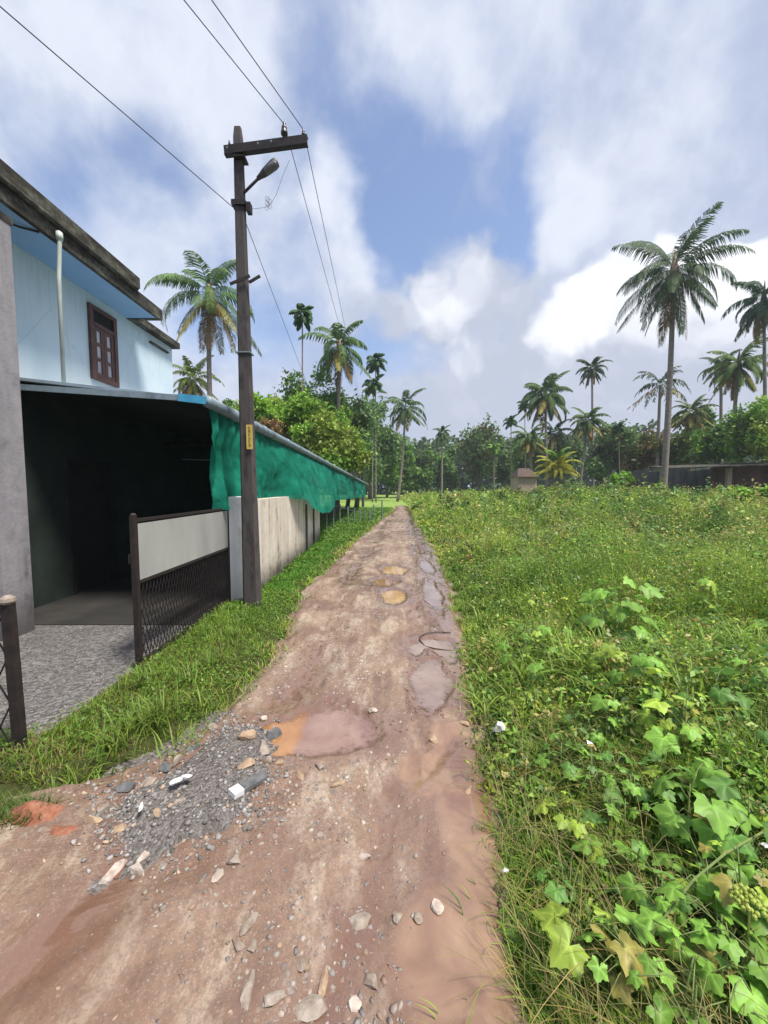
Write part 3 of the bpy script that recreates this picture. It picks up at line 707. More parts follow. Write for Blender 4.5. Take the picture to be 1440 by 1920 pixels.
# low fence beyond the wall
fp = [(612, 941, 997, 12.8), (625, 943, 990, 14.2), (637, 945, 984, 15.8), (652, 950, 984, 17.5), (664, 953, 982, 19), (674, 955, 981, 20.2), (683, 956, 980, 21.5), (692, 957, 979, 22.8), (700, 946, 978, 24), (716, 938, 975, 25.5)]
fe = empty('post_fence', (-1.8, 13, 0), 'low fence of pale greenish posts beyond the boundary wall', 'fence')
pp = []
for (x, yt, yb, Y) in fp:
    b_ = gnd(x, yb); zt = pt(x, yt, b_.y).z; hz_ = hz(b_.x, b_.y)
    MB().tube([(b_.x, b_.y, hz_ - .1), (b_.x + .01, b_.y, zt)], .035, 7).build('post', M['fence'], fe); pp.append(Vector((b_.x, b_.y, zt)))
rl = MB()
for a, b_ in zip(pp, pp[1:]): rl.bar(a - Vector((-.03, 0, .12)), b_ - Vector((-.03, 0, .12)), .012, .015)
rl.build('rail', M['fence'], fe)

# ------------------------------------------------------------------ gates
def lattice(mb, P, U, W_, z0, z1, step, wd, slope=1.6):
    """diagonal bars both ways inside the rectangle from P along unit U by W_, heights z0..z1"""
    hgt_ = z1 - z0; run = hgt_ / slope; s = -run
    while s < W_:
        for dr in (1, -1):
            a0, a1 = s, s + run; za, zb = (z0, z1) if dr == 1 else (z1, z0)
            t0 = max(0, (0 - a0) / run); t1 = min(1, (W_ - a0) / run)
            if t1 - t0 > .02:
                p = P + U * (a0 + run * t0); q_ = P + U * (a0 + run * t1)
                off = Vector((.004 * dr, 0, 0)) if abs(U.y) > .5 else Vector((0, .004 * dr, 0))
                mb.bar(Vector((p.x, p.y, za + (zb - za) * t0)) + off, Vector((q_.x, q_.y, za + (zb - za) * t1)) + off, wd, wd)
        s += step
gn = gnd(262, 1256); gf = gnd(432, 1150); gf = Vector((-2.15, 5.1, 0))
gn = Vector((gn.x, gn.y, 0)); U = (gf - gn); GL = U.length; U.normalize()
gate = empty('iron_gate', gn, 'black iron gate leaf with grey sheet board and lattice bars standing by the white pier', 'gate')
ztop = pt(243, 972, gn.y).z
fm = MB(); fm.box((gn.x - .022, gn.y - .022, .0), (gn.x + .022, gn.y + .022, ztop + .02)); fm.lathe([(.024, 0), (.026, .01), (.014, .025)], 8, (gn.x, gn.y, ztop + .02))
fm.bar(gn + Vector((0, 0, ztop - .02)) + U * .03, gf + Vector((0, 0, ztop - .02)), .028, .028); fm.bar(gn + Vector((0, 0, .06)) + U * .03, gf + Vector((0, 0, .06)), .03, .035)
fm.bar(gf + Vector((0, 0, .03)), gf + Vector((0, 0, ztop)), .035, .035); fm.bar(gn + Vector((0, 0, ztop - .56)) + U * .03, gf + Vector((0, 0, ztop - .56)), .03, .03)
fm.build('frame', M['rust'], gate)
a = gn + U * .03; b_ = gf - U * .02; o_ = Vector((.012, 0, 0))
MB().hexa([a + Vector((0, 0, ztop - .55)), a + o_ + Vector((0, 0, ztop - .55)), b_ + o_ + Vector((0, 0, ztop - .55)), b_ + Vector((0, 0, ztop - .55)),
           a + Vector((0, 0, ztop - .05)), a + o_ + Vector((0, 0, ztop - .05)), b_ + o_ + Vector((0, 0, ztop - .05)), b_ + Vector((0, 0, ztop - .05))]).build('board', M['board'], gate)
lt = MB(); lattice(lt, gn, U, GL, .08, ztop - .57, .052, .0055, 3.0); lt.build('lattice', M['iron'], gate)
hg = MB(); hg.box((gn.x - .045, gn.y - .02, .95), (gn.x - .03, gn.y + .05, 1.03)); hg.build('latch', M['rust'], gate)

g2 = gnd(48, 1416); zt2 = pt(18, 1132, g2.y).z
gate2 = empty('iron_gate', (g2.x, g2.y, 0), 'low dark gate leaf with thin diamond mesh cut by the left edge', 'gate')
fm = MB(); fm.hexa([Vector(q_) for q_ in ((g2.x - .055, g2.y - .02, 0), (g2.x, g2.y - .02, 0), (g2.x, g2.y + .02, 0), (g2.x - .055, g2.y + .02, 0), (g2.x - .075, g2.y - .02, zt2), (g2.x - .02, g2.y - .02, zt2), (g2.x - .02, g2.y + .02, zt2), (g2.x - .075, g2.y + .02, zt2))])
fm.bar((g2.x - .05, g2.y, .03), (g2.x - 1.3, g2.y, .03), .03, .03); fm.bar((g2.x - .07, g2.y, zt2 - .05), (g2.x - 1.3, g2.y, zt2 - .05), .03, .03)
fm.build('frame', M['rust'], gate2)
MB().lathe([(.03, 0), (.04, .015), (.036, .035), (.015, .05)], 10, (g2.x - .047, g2.y, zt2)).build('finial', M['s_grey'], gate2)
lt = MB(); lattice(lt, Vector((g2.x - .06, g2.y, 0)), Vector((-1, 0, 0)), 1.2, .04, zt2 - .06, .15, .007, 1.9); lt.build('mesh', M['rust'], gate2)

# ------------------------------------------------------------------ utility pole
PB = gnd(474, 1141); PY = PB.y; PT = pt(446, 240, PY)
pole = empty('utility_pole', (PB.x, PB.y, 0), 'tall dark concrete electricity pole beside the white pier with a street light', 'utility pole')
def pc(z): 
    t = z / PT.z; return Vector((PB.x + (PT.x - PB.x) * t, PB.y, z))
q = MB()
zs = [-.1, 1.5, 3, 4.5, PT.z - .12, PT.z]
ws = [.108, .092, .077, .064, .053, .04]
vs = []
for z, w_ in zip(zs, ws):
    c = pc(z); dpt = w_ * .72; ch = w_ * .25
    for (sx, sy) in ((-w_ + ch, -dpt), (w_ - ch, -dpt), (w_, -dpt + ch), (w_, dpt - ch), (w_ - ch, dpt), (-w_ + ch, dpt), (-w_, dpt - ch), (-w_, -dpt + ch)): vs.append((c.x + sx, c.y + sy, z))
fs = [(i * 8 + j, i * 8 + (j + 1) % 8, (i + 1) * 8 + (j + 1) % 8, (i + 1) * 8 + j) for i in range(5) for j in range(8)] + [tuple(40 + j for j in range(8))]
q.add(vs, fs); q.build('shaft', M['concrete_pole'], pole)
c0 = pt(420, 281, PY - .09); c1 = pt(576, 260, PY - .16)
ca = MB(); ca.bar(c0, c1, .012, .10); ca.bar(c0 + Vector((0, .03, .046)), c1 + Vector((0, .03, .046)), .06, .01); ca.bar(c0 + Vector((0, .03, -.046)), c1 + Vector((0, .03, -.046)), .06, .01)
arm = ca.build('cross_arm', M['iron'], pole)
for k in (.05, .42, .58): 
    c = c0.lerp(c1, k); MB().lathe([(.012, 0), (.012, .012)], 8, c + Vector((0, -.02, 0)), (0, -1, 0)).build('bolt', M['pvc'], arm)
MB().box((c0.x + .11, PY - .10, c0.z - .075), (c0.x + .25, PY + .04, c0.z - .055)).build('clamp', M['iron'], pole)
def insulator(px, py, s=1.0, name='insulator'):
    c = pt(px, py, PY - .13)
    MB().lathe([(.012 * s, -.16 * s), (.012 * s, -.05 * s), (.05 * s, -.05 * s), (.052 * s, -.01 * s), (.03 * s, 0), (.042 * s, .03 * s), (.038 * s, .06 * s), (.02 * s, .08 * s), (.025 * s, .11 * s), (.012 * s, .13 * s)], 14, c).build(name, M['porcelain'], pole, smooth=True)
    return c + Vector((0, 0, .1 * s))
I1 = insulator(533, 246, .8); I2 = insulator(569, 250, .42)
insulator(430, 268, .25)
# street light
l0 = pt(457, 362, PY - .02); l1 = pt(489, 330, PY - .1); l2 = pt(520, 303, PY - .16)
MB().tube([pt(455, 376, PY), l0, l1], .016, 8).build('lamp_arm', M['iron'], pole, smooth=True)
hd = MB(); ax = (l2 - l1); LN = ax.length
hd.lathe([(.022, -.05), (.03, 0), (.042, .05), (.050, LN * .5), (.055, LN * .8), (.047, LN * .97), (.02, LN * 1.02)], 16, l1, ax)
lamp = hd.build('lamp_head', M['lampmetal'], pole, smooth=True)
MB().lathe([(.022, LN * .3), (.038, LN * .35), (.045, LN * .6), (.038, LN * .92), (.02, LN * .98)], 14, l1 + Vector((.0, -.018, -.022)), ax).build('lens', M['lampglass'], lamp, smooth=True)
c = pc(pt(446, 385, PY).z)
MB().box((c.x - .09, PY - .065, c.z - .03), (c.x + .085, PY + .055, c.z + .03)).build('collar', M['iron'], pole)
MB().box((c.x + .087, PY - .05, c.z - .10), (c.x + .14, PY + .03, c.z + .01)).build('junction_box', M['iron'], pole)
c = pc(pt(450, 530, PY).z)
MB().bar((c.x - .13, PY - .08, c.z - .06), (c.x + .12, PY - .08, c.z + .04), .012, .035).bar((c.x + .1, PY - .06, c.z - .03), (c.x + .24, PY - .06, c.z + .05), .02, .03).build('stay_bracket', M['rust'], pole)
for zz in (3.3,): MB().box((pc(zz).x - .095, PY - .071, zz), (pc(zz).x + .095, PY + .071, zz + .012)).build('band', M['pvc'], pole)
ytop = pt(466, 796, PY - .1); ybot = pt(468, 842, PY - .1)
pl = MB().box((ytop.x - .034, PY - .094, ybot.z), (ytop.x + .045, PY - .088, ytop.z)).build('number_plate', M['yellow'], pole)
mk = MB(); hz_ = (ytop.z - ybot.z)
for k in range(6):
    z = ytop.z - hz_ * (.12 + .145 * k); x = ytop.x + .006
    mk.box((x - .011, PY - .097, z - .014), (x - .006, PY - .0945, z + .014))
    if k % 2: mk.box((x + .006, PY - .097, z - .014), (x + .011, PY - .0945, z + .014))
    mk.box((x - .006, PY - .097, z - .014), (x + .006, PY - .0945, z - .009))
    if k % 3: mk.box((x - .006, PY - .097, z + .009), (x + .006, PY - .0945, z + .014))
mk.build('digits', M['ink'], pl)

def wirecurve(a, b, sag, n=24):
    return [a.lerp(b, t) - Vector((0, 0, 4 * sag * t * (1 - t))) for t in np.linspace(0, 1, n)]
def wire(name, segs, r, label, cat='wire', group='overhead wires at the pole'):
    q = MB()
    for s in segs: q.tube(s, r, 5)
    o = q.build(name, M['wire'], None, segs[0][0]); return tag(o, label, cat, group)
FP = Vector((-.42, 31, 0))
w2n = pt(345, 0, 3.5); w3n = pt(397, 0, 3.5)
ext = lambda a, b, k: a + (b - a) * k
f2 = pt(628, 580, 10.5); f3 = pt(640, 580, 10.5)
wire('overhead_wire', [wirecurve(ext(I1, w2n, 5), I1, .0), wirecurve(I1, ext(I1, f2, 4.6), .0)], .0048, 'left of the two overhead wires passing over the cross arm of the pole')
wire('overhead_wire', [wirecurve(ext(I2, w3n, 5), I2, .0), wirecurve(I2, ext(I2, f3, 4.6), .0)], .0048, 'right of the two overhead wires, fixed at the tip of the cross arm')
s0 = pt(436, 388, PY); w1n = pt(0, 12, 2.9); f1 = pt(562, 684, 12)
wire('service_wire', [wirecurve(ext(s0, w1n, 3), s0, .0), wirecurve(pt(458, 410, PY), ext(pt(458, 410, PY), f1, 2.2), .0)], .0048, 'single wire crossing the top left sky to the middle of the pole')
# thin loose cable loop from arm to box
lp = [pt(543, 300, PY - .1), pt(530, 330, PY), pt(518, 365, PY), pt(508, 382, PY), pt(500, 388, PY), pt(490, 390, PY), pt(470, 392, PY), pt(461, 394, PY)]
q = MB(); q.tube(lp, .002, 5)
for k in range(7):
    c = pt(500 + 3 * (k % 3), 372 + 3 * k, PY); q.tube([c + Vector((.02 * math.cos(t), 0, .03 * math.sin(t))) for t in np.linspace(0, 6.28, 9)], .002, 4)
tag(q.build('loose_cable', M['wire'], None, lp[0]), 'thin curly loose cable drooping from the cross arm to the lamp box', 'cable')
# far pole carrying the wires onward
fz = ext(I1, f2, 4.6)
fpo = MB().tube([(fz.x + .1, fz.y, 0), (fz.x + .1, fz.y, fz.z + .1)], [.11, .07], 8).build('utility_pole', M['concrete_pole'], None, (fz.x + .1, fz.y, 0)); tag(fpo, 'distant thin pole among the trees where the wires end', 'utility pole')

# ------------------------------------------------------------------ foliage generators
def tube_np(mb, a, b, r0, r1, bow=0.0, n=7, seg=9, side=None):
    a, b = Vector(a), Vector(b); side = side or Vector((1, 0, 0)); pts = []
    for k in range(seg + 1):
        t = k / seg; pts.append(a.lerp(b, t) + side * bow * math.sin(math.pi * t) * (1 - .35 * t))
    mb.tube(pts, [r0 + (r1 - r0) * (k / seg) ** .6 for k in range(seg + 1)], n); return pts

G_MID, G_BRI, G_YEL, G_DRK, G_OLV, G_BRN = (.14, .28, .06), (.23, .43, .06), (.28, .40, .07), (.13, .24, .08), (.14, .17, .05), (.26, .18, .09)
def frond_np(origin, az, e0, droop, Lf, leaf, width, hang, cols, rng, n_side=34, split=1.0):
    """one pinnate frond as arrays"""
    K = 14; p = np.array(origin, float); pts = [p.copy()]; dirs = []
    for k in range(K):
        t = (k + .5) / K; e = e0 - droop * t ** 1.25
        d = np.array([math.cos(az) * math.cos(e), math.sin(az) * math.cos(e), math.sin(e)]); p = p + d * Lf / K; pts.append(p.copy()); dirs.append(d)
    pts = np.array(pts); dirs = np.array(dirs + [dirs[-1]])
    side = np.array([-math.sin(az), math.cos(az), 0.0])
    V = []; Fq = []; C = []
    # rachis as thin 3-sided strip
    for k in range(K + 1):
        r = width * .55 * (1 - .75 * k / K); V += [pts[k] + side * r, pts[k] - side * r]; C += [np.array(cols[1]) * 1.1] * 2
    for k in range(K): Fq.append((2 * k, 2 * k + 1, 2 * k + 3, 2 * k + 2))
    for j in range(n_side):
        t = .10 + .9 * (j + .5) / n_side; x = t * K; k = min(int(x), K - 1); f = x - k
        base = pts[k] * (1 - f) + pts[k + 1] * f; d = dirs[k]
        ll = leaf * (math.sin(math.pi * min(1, (t * .86 + .14)) ** .85) * .75 + .3) * rng.uniform(.85, 1.1)
        for s in (-1, 1):
            if rng.uniform() > split: continue
            h = hang * rng.uniform(.75, 1.25)
            v1 = side * s * .8 + d * .55 + np.array([0, 0, -.25 * h]); v1 /= np.linalg.norm(v1)
            v2 = side * s * .35 + d * .4 + np.array([0, 0, -1.1 * h]); v2 /= np.linalg.norm(v2)
            m1 = base + v1 * ll * .45; m2 = m1 + v2 * ll * .55
            wv_ = np.cross(v1, np.array([0, 0, 1.0])); wv_ = d * .8 + wv_ * .1 ; wv_ /= np.linalg.norm(wv_)
            ww = width * rng.uniform(.8, 1.2)
            b0 = len(V)
            ww *= 1.4
            V += [base - wv_ * ww * .3, base + wv_ * ww * .3, m1 + wv_ * ww * .5, m1 - wv_ * ww * .5, m2 + wv_ * ww * .12, m2 - wv_ * ww * .12]
            Fq += [(b0, b0 + 1, b0 + 2, b0 + 3), (b0 + 3, b0 + 2, b0 + 4, b0 + 5)]
            c = np.array(cols[0]) * (1 - t * .6) + np.array(cols[1]) * t * .6
            c = c * rng.uniform(1.1, 1.9); C += [c] * 6
    return np.array(V), np.array(Fq), np.array(C)

def coconut(cpx, cpy, Y, Rpx, bpx, label, group='coconut palms', nf=22, dead=.12, big=False, cols=((.035, .075, .022), (.06, .11, .03)), trunk_r=.15, emin=-60, emax=82, bow=0.0, seed=1, wk=1.0, nuts=False, drp=1.25, azl=None, cat='palm tree', name='coconut_palm', split=1.0):
    rng = np.random.default_rng(seed); c = pt(cpx, cpy, Y); Rl = Rpx / F * Y
    bx = (bpx - CX) / F * Y; bz = hz(bx, Y)
    t = empty(name, (bx, Y, bz), label, cat, group)
    if not big and name == 'coconut_palm' and nf > 12: nf = int(nf * 1.45)
    tr = MB(); tube_np(tr, (bx, Y, bz - .2), c, trunk_r * 1.35, trunk_r * .72, bow, 9, 12)
    tr.build('trunk', M['palmbark'], t, smooth=True)
    parts = []
    for i in range(nf):
        f = (i + .5) / nf; az = i * 2.399963 + rng.uniform(-.25, .25) if azl is None else azl[i % len(azl)] + rng.uniform(-.15, .15)
        e0 = R(emax + (emin - emax) * f ** .85 + rng.uniform(-7, 7)); dr = drp * (R(35 + 55 * math.sin(math.pi * min(1, f + .12)))) * rng.uniform(.85, 1.15)
        if e0 < R(-20): dr *= .35
        lf = Rl * rng.uniform(.80, 1.15) * (1.0 if f > .12 else .95)
        cl = cols
        if f > 1 - dead: cl = ((.17, .15, .04), (.22, .19, .06))
        if f > 1 - dead * .45: cl = ((.13, .08, .04), (.16, .11, .06))
        o = np.array(c) + np.array([math.cos(az), math.sin(az), 0]) * trunk_r * .6 + np.array([0, 0, .25 - .4 * f])
        parts.append(frond_np(o, az, e0, dr, lf, Rl * (.24 if big else (.40 if name == 'areca_palm' else .20)), max(.03, .0020 * Y) * wk, 1.0 if e0 < R(50) else .45, cl, rng, n_side=(46 if big else 30), split=split * rng.uniform(.78, 1.0)))
    if big:
        for (V_, F2, C_) in parts: np_mesh('frond', V_, F2, M['frond'], col=C_, parent=t, origin=t.location)
        q = MB(); q.lathe([(trunk_r * .7, -.6), (trunk_r * 1.5, -.2), (trunk_r * 1.3, .15), (trunk_r * .4, .9), (.02, 1.3)], 10, c); q.build('crown_heart', M['s_tan'] if nuts else M['bark'], t, smooth=True)
        if nuts:
            q = MB()
            for k in range(12):
                a = k * 2.4; p = c + Vector((math.cos(a) * .33, math.sin(a) * .33, -.35 - .25 * (k % 3))); q.lathe([(.02, -.14), (.10, -.09), (.12, 0), (.09, .09), (.02, .13)], 8, p)
            q.build('coconuts', M['s_tan'], t, smooth=True)
    else:
        off = 0; VV = []; FF = []; CC = []
        for (V_, F2, C_) in parts: VV.append(V_); FF.append(F2 + off); CC.append(C_); off += len(V_)
        np_mesh('crown', np.concatenate(VV), np.concatenate(FF), M['frond'], col=np.concatenate(CC), parent=t, origin=t.location)
    return t

def leaves_np(C, size, cols, rng, flat=.6, aspect=.55):
    """one folded leaf (two quads... kept as one quad) at each centre; returns arrays"""
    n = len(C); s = size * rng.uniform(.6, 1.35, n)
    nrm = rng.normal(size=(n, 3)) * (1 - flat) + np.array([0, 0, 1]) * flat; nrm /= np.linalg.norm(nrm, axis=1)[:, None]
    a = rng.normal(size=(n, 3)); a -= nrm * (a * nrm).sum(1)[:, None]; a /= np.linalg.norm(a, axis=1)[:, None]; b = np.cross(nrm, a)
    V = np.stack([C - a * s[:, None] * .5, C + b * (s * aspect * .5)[:, None] + nrm * (s * .08)[:, None], C + a * s[:, None] * .5 - nrm * (s * .12)[:, None], C - b * (s * aspect * .5)[:, None] + nrm * (s * .08)[:, None]], 1).reshape(-1, 3)
    Fq = np.arange(4 * n).reshape(n, 4); return V, Fq, np.repeat(cols, 4, 0)

def jitter(col, n, rng, v=.28, yel=.12):
    c = np.tile(np.array(col, float), (n, 1)); k = rng.uniform(1 - v, 1 + v, n)[:, None]; c = c * k
    c[:, 0] *= 1 + rng.uniform(-yel, yel * 2, n); c[:, 2] *= 1 + rng.uniform(-.2, .2, n); return c

def tree(px, top, bot, wpx, Y, col, label, seed, n=5200, lobes=11, leaf=.0095, group='broadleaf trees round the field', name='broadleaf_tree', ragged=.5, bare=.0, trunk=True, second=None):
    rng = np.random.default_rng(seed); zt = pt(px, top, Y).z; zb = pt(px, bot, Y).z; X = (px - CX) / F * Y; W2 = wpx / F * Y / 2; gz = hz(X, Y)
    t = empty(name, (X, Y, gz), label, 'tree', group)
    cz = (zt + zb) / 2; hh = (zt - zb) / 2
    cen = []
    for i in range(lobes):
        for _ in range(40):
            q = rng.uniform(-1, 1, 3)
            if q[0] ** 2 + q[1] ** 2 + q[2] ** 2 < 1: break
        r = rng.uniform(.26, .46) * (1 - .25 * abs(q[2])); cen.append((q[0] * (1 - r * .8), q[1] * (1 - r * .8), q[2] * (1 - r), r))
    CC = []; tone = []
    for (a, b, c, r) in cen:
        m_ = max(20, int(n * r * r / sum(k[3] ** 2 for k in cen))); d = rng.normal(size=(m_, 3)); d /= np.linalg.norm(d, axis=1)[:, None]
        rr = r * (1 - ragged * rng.uniform(0, 1, m_) ** 2)[:, None] * (1 + .35 * (rng.uniform(size=(m_, 1)) < .12))
        # twig clumps
        d2 = d + .25 * np.sin(d[:, [1, 2, 0]] * 7 + r * 40)
        P = np.array([a, b, c]) + d2 * rr
        CC.append(P); tone.append(np.full(m_, rng.uniform(.7, 1.3)))
    P = np.concatenate(CC) * np.array([W2, W2 * .9, hh]) + np.array([X, Y, cz]); tone = np.concatenate(tone)
    P = P[P[:, 2] > gz + .1] if True else P
    tone = tone[:len(P)]
    cc = jitter(col, len(P), rng)
    if second is not None:
        pick = vn(P[:, 0] * 1.1, P[:, 2] * 1.1, seed) > .6; cc[pick] = jitter(second, int(pick.sum()), rng)
    cc *= tone[:, None]
    V_, F2, C_ = leaves_np(P, leaf * Y, cc, rng, .45)
    np_mesh('crown', V_, F2, M['leaf'], col=C_, parent=t, origin=t.location)
    if trunk:
        q = MB(); rt = .012 * hh * 2 + .07; top_ = Vector((X + rng.uniform(-.3, .3), Y, cz)); tube_np(q, (X, Y, gz - .2), top_, rt * 1.3, rt * .5, rng.uniform(-.25, .25), 7, 6)
        for (a, b, c, r) in cen[:8]:
            st = Vector((X, Y, gz)).lerp(top_, rng.uniform(.5, .98)); tube_np(q, st, (X + a * W2, Y + b * W2 * .9, cz + c * hh), rt * .4, rt * .12, rng.uniform(-.2, .2), 5, 4)
        q.build('trunk', M['bark'], t, smooth=True)
    return t

# ---- palms
coconut(392, 552, 20, 110, 416, 'coconut palm with yellowing fronds rising behind the blue house next to the pole', big=True, nf=24, dead=.30, cols=((.045, .10, .03), (.10, .14, .035)), bow=-.35, seed=21, nuts=True, emin=-72, trunk_r=.14)
coconut(362, 712, 23, 55, 365, 'short yellow green palm just past the house corner under the tall palm', nf=20, dead=.3, cols=((.09, .14, .03), (.14, .16, .04)), seed=22, trunk_r=.16)
coconut(636, 652, 26, 78, 632, 'palm above the bright trees beside the thin areca palm', big=True, nf=20, dead=.25, cols=((.045, .095, .03), (.08, .13, .035)), seed=23, trunk_r=.15, nuts=True, emin=-70)
coconut(760, 765, 44, 55, 745, 'leaning palm at the right end of the left tree group', nf=15, dead=.1, cols=((.04, .08, .028), (.07, .11, .04)), seed=24, bow=.2, emin=-55)
coconut(829, 812, 55, 22, 828, 'tiny distant palm above the treeline left of the round tree', nf=16, seed=25)
coconut(1022, 742, 42, 62, 1026, 'dense palm left of the small lone palm with yellow hanging fronds', big=True, nf=26, dead=.22, cols=((.035, .075, .022), (.07, .11, .03)), seed=26, nuts=True)
coconut(1110, 692, 48, 33, 1112, 'small lone palm high above the right treeline', nf=20, dead=.12, cols=((.03, .055, .02), (.05, .08, .03)), seed=27, emin=-65)
coconut(1102, 790, 40, 44, 1084, 'palm with a pale leaning trunk right of the yellow palm', nf=22, dead=.3, cols=((.045, .085, .025), (.09, .12, .03)), seed=28)
coconut(992, 822, 38, 42, 1000, 'low palm in front of the treeline above the small house', nf=18, dead=.3, cols=((.04, .08, .025), (.09, .12, .035)), seed=29)
coconut(1043, 880, 30, 44, 1043, 'small bright yellow palm near the little house', group='low palms', nf=18, dead=.0, cols=((.26, .26, .04), (.36, .33, .05)), seed=30, emin=-5, emax=75, trunk_r=.16, wk=1.3)
coconut(1046, 862, 30.5, 36, 1046, 'green heart palm rising out of the yellow palm', group='low palms', nf=8, dead=.0, cols=((.09, .18, .03), (.13, .22, .04)), seed=31, emin=45, emax=86, trunk_r=.1)
coconut(1264, 508, 24, 113, 1242, 'tallest coconut palm on the right standing against white cloud', big=True, nf=34, dead=.1, cols=((.026, .055, .02), (.045, .08, .026)), seed=32, emin=-86, emax=84, trunk_r=.17, bow=.1, nuts=True, drp=.95)
coconut(1238, 722, 34, 58, 1230, 'ragged half bare palm just left of the tallest palm trunk', nf=13, dead=.2, cols=((.035, .055, .03), (.06, .08, .04)), seed=33, emin=-30, split=.6)
coconut(1385, 685, 30, 62, 1362, 'bushy palm at the far right below the edge palm', nf=26, dead=.15, cols=((.06, .11, .03), (.11, .16, .04)), seed=34, big=True)
coconut(1352, 690, 36, 42, 1352, 'greyish palm on a thin stem left of the bushy palm', nf=16, dead=.2, cols=((.04, .06, .03), (.07, .09, .045)), seed=35)
coconut(1432, 562, 27, 70, 1438, 'dark palm cut by the right edge of the view', nf=26, dead=.12, cols=((.022, .055, .028), (.035, .075, .035)), seed=36, big=True, trunk_r=.12, emin=-80)
coconut(1296, 775, 34, 42, 1292, 'low drooping palm right of the tallest palm trunk', nf=18, dead=.4, cols=((.05, .08, .025), (.09, .10, .035)), seed=37)
coconut(1040, 812, 50, 40, 1040, 'shaded palm behind the yellow palm', nf=16, cols=((.02, .045, .02), (.035, .06, .025)), seed=38)
coconut(1130, 862, 44, 30, 1130, 'small shaded palm low in the treeline right of the leaning trunk', nf=16, cols=((.03, .06, .02), (.05, .08, .03)), seed=39)

def areca(cpx, cpy, Y, Rpx, bpx, label, seed, zk=1.0, col=((.03, .08, .025), (.05, .11, .035))):
    return coconut(cpx, cpy, Y, Rpx, bpx, label, 'thin areca palms', nf=15, dead=0, cols=col, trunk_r=.055, emin=-25, emax=75, seed=seed, wk=1.5, drp=1.4, name='areca_palm')
areca(567, 592, 24, 27, 567, 'thin areca palm standing alone left of the coconut palm', 51)
areca(704, 678, 40, 26, 705, 'dark areca palm at the right shoulder of the left tree group', 52)
areca(700, 722, 40, 24, 698, 'lower dark areca palm under its taller neighbour', 53)
areca(958, 790, 42, 16, 960, 'slim areca palm right of the round dark tree', 54)
areca(984, 760, 46, 16, 985, 'slim areca palm left of the dense palm', 55)
areca(926, 842, 34, 14, 926, 'small bright young areca palm in front of the round tree', 56, col=((.09, .18, .03), (.12, .22, .04)))
areca(1160, 800, 40, 16, 1162, 'slim areca palm in the middle of the right treeline', 57)

# ---- broadleaf trees
T = tree
T(478, 738, 812, 95, 17, G_BRI, 'bright green tree right behind the pole over the netting', 101, 4200, second=G_YEL, leaf=.012)
T(552, 728, 840, 140, 20, G_BRI, 'bright tree behind the netting in the middle of the left group', 102, 6000, second=G_YEL, leaf=.011)
T(592, 680, 810, 145, 26, G_MID, 'darker open crowned tree under the thin areca palm', 103, 5200, ragged=.7, lobes=14)
T(625, 768, 905, 160, 19, G_YEL, 'yellow green tree low above the gutter', 104, 7000, second=G_BRI, leaf=.011)
T(668, 694, 905, 105, 30, G_DRK, 'dark tree below the tall coconut palm at the left group', 105, 5200, ragged=.7)
T(694, 728, 925, 105, 52, G_DRK, 'tall mid green tree between the coconut palm and the leaning palm', 130, 6500, ragged=.65, second=G_MID, lobes=14)
T(725, 800, 930, 80, 60, G_MID, 'tree filling the gap under the leaning palm', 131, 4200, second=G_BRI)
T(650, 725, 890, 110, 27, G_MID, 'leafy tree wrapped round the coconut palm trunk', 132, 5200, second=G_BRI, ragged=.6)
T(700, 790, 930, 95, 58, G_MID, 'mid green tree over the end of the gutter', 106, 6000, second=G_BRI)
T(748, 815, 930, 85, 62, G_MID, 'shaded tree behind the leaning palm', 107, 4600, second=G_MID)
T(800, 832, 930, 80, 66, G_DRK, 'dark treeline tree left of the tiny palm', 108, 4200, second=G_MID)
T(842, 826, 930, 62, 66, G_MID, 'narrow treeline tree beside the round tree', 109, 3600)
T(897, 772, 930, 88, 60, G_DRK, 'large round dark tree standing out of the treeline', 110, 6500, ragged=.6, second=G_OLV, lobes=15)
T(950, 812, 910, 60, 60, G_DRK, 'dark tree right of the round one', 111, 3600)
T(1000, 800, 908, 90, 52, G_DRK, 'shaded tree mass behind the dense palm', 112, 4200)
T(1068, 810, 900, 80, 52, G_DRK, 'shaded tree behind the yellow palm', 113, 4200)
T(1160, 778, 892, 100, 44, G_DRK, 'dark tree with feathery top in the right treeline', 114, 4600, ragged=.8, second=G_OLV)
T(1208, 800, 895, 100, 36, G_OLV, 'olive brown tree in front of the tall palm foot', 115, 5600, second=G_BRN)
T(1268, 800, 892, 90, 34, G_OLV, 'olive tree behind the blackened wall', 116, 5200, second=G_MID)
T(1300, 755, 860, 90, 38, G_MID, 'mid green tree between the palms at right', 117, 4600, second=G_BRI)
T(1340, 790, 890, 90, 27, G_MID, 'green tree above the wooden lean to', 118, 5600, second=G_BRI)
T(1385, 735, 880, 110, 25, G_BRI, 'bright green leafy tree below the bushy palm', 119, 7000, second=G_MID)
T(1450, 725, 885, 110, 23, G_BRI, 'bright leafy tree at the right edge', 120, 7000, second=G_YEL)
T(1120, 845, 905, 70, 44, G_DRK, 'low dark tree behind the leaning palm trunk', 121, 3200)
T(1165, 880, 915, 40, 28, G_BRI, 'light green bush at the left end of the blackened wall', 122, 2200, trunk=False, name='bush', group='bushes')
T(1420, 905, 955, 90, 15, G_BRI, 'bright bush in front of the red brown wall', 123, 3000, trunk=False, name='bush', group='bushes')
T(780, 870, 930, 80, 64, G_MID, 'low trees at the lawn edge by the lane end', 124, 3200)
T(505, 775, 830, 60, 15.5, G_BRN, 'dry brown foliage behind the pole above the gutter', 125, 1500, group='bushes', name='bush', trunk=False)
T(1240, 880, 906, 50, 30, G_MID, 'creeper bush along the top of the blackened wall', 126, 1500, trunk=False, name='bush', group='bushes')
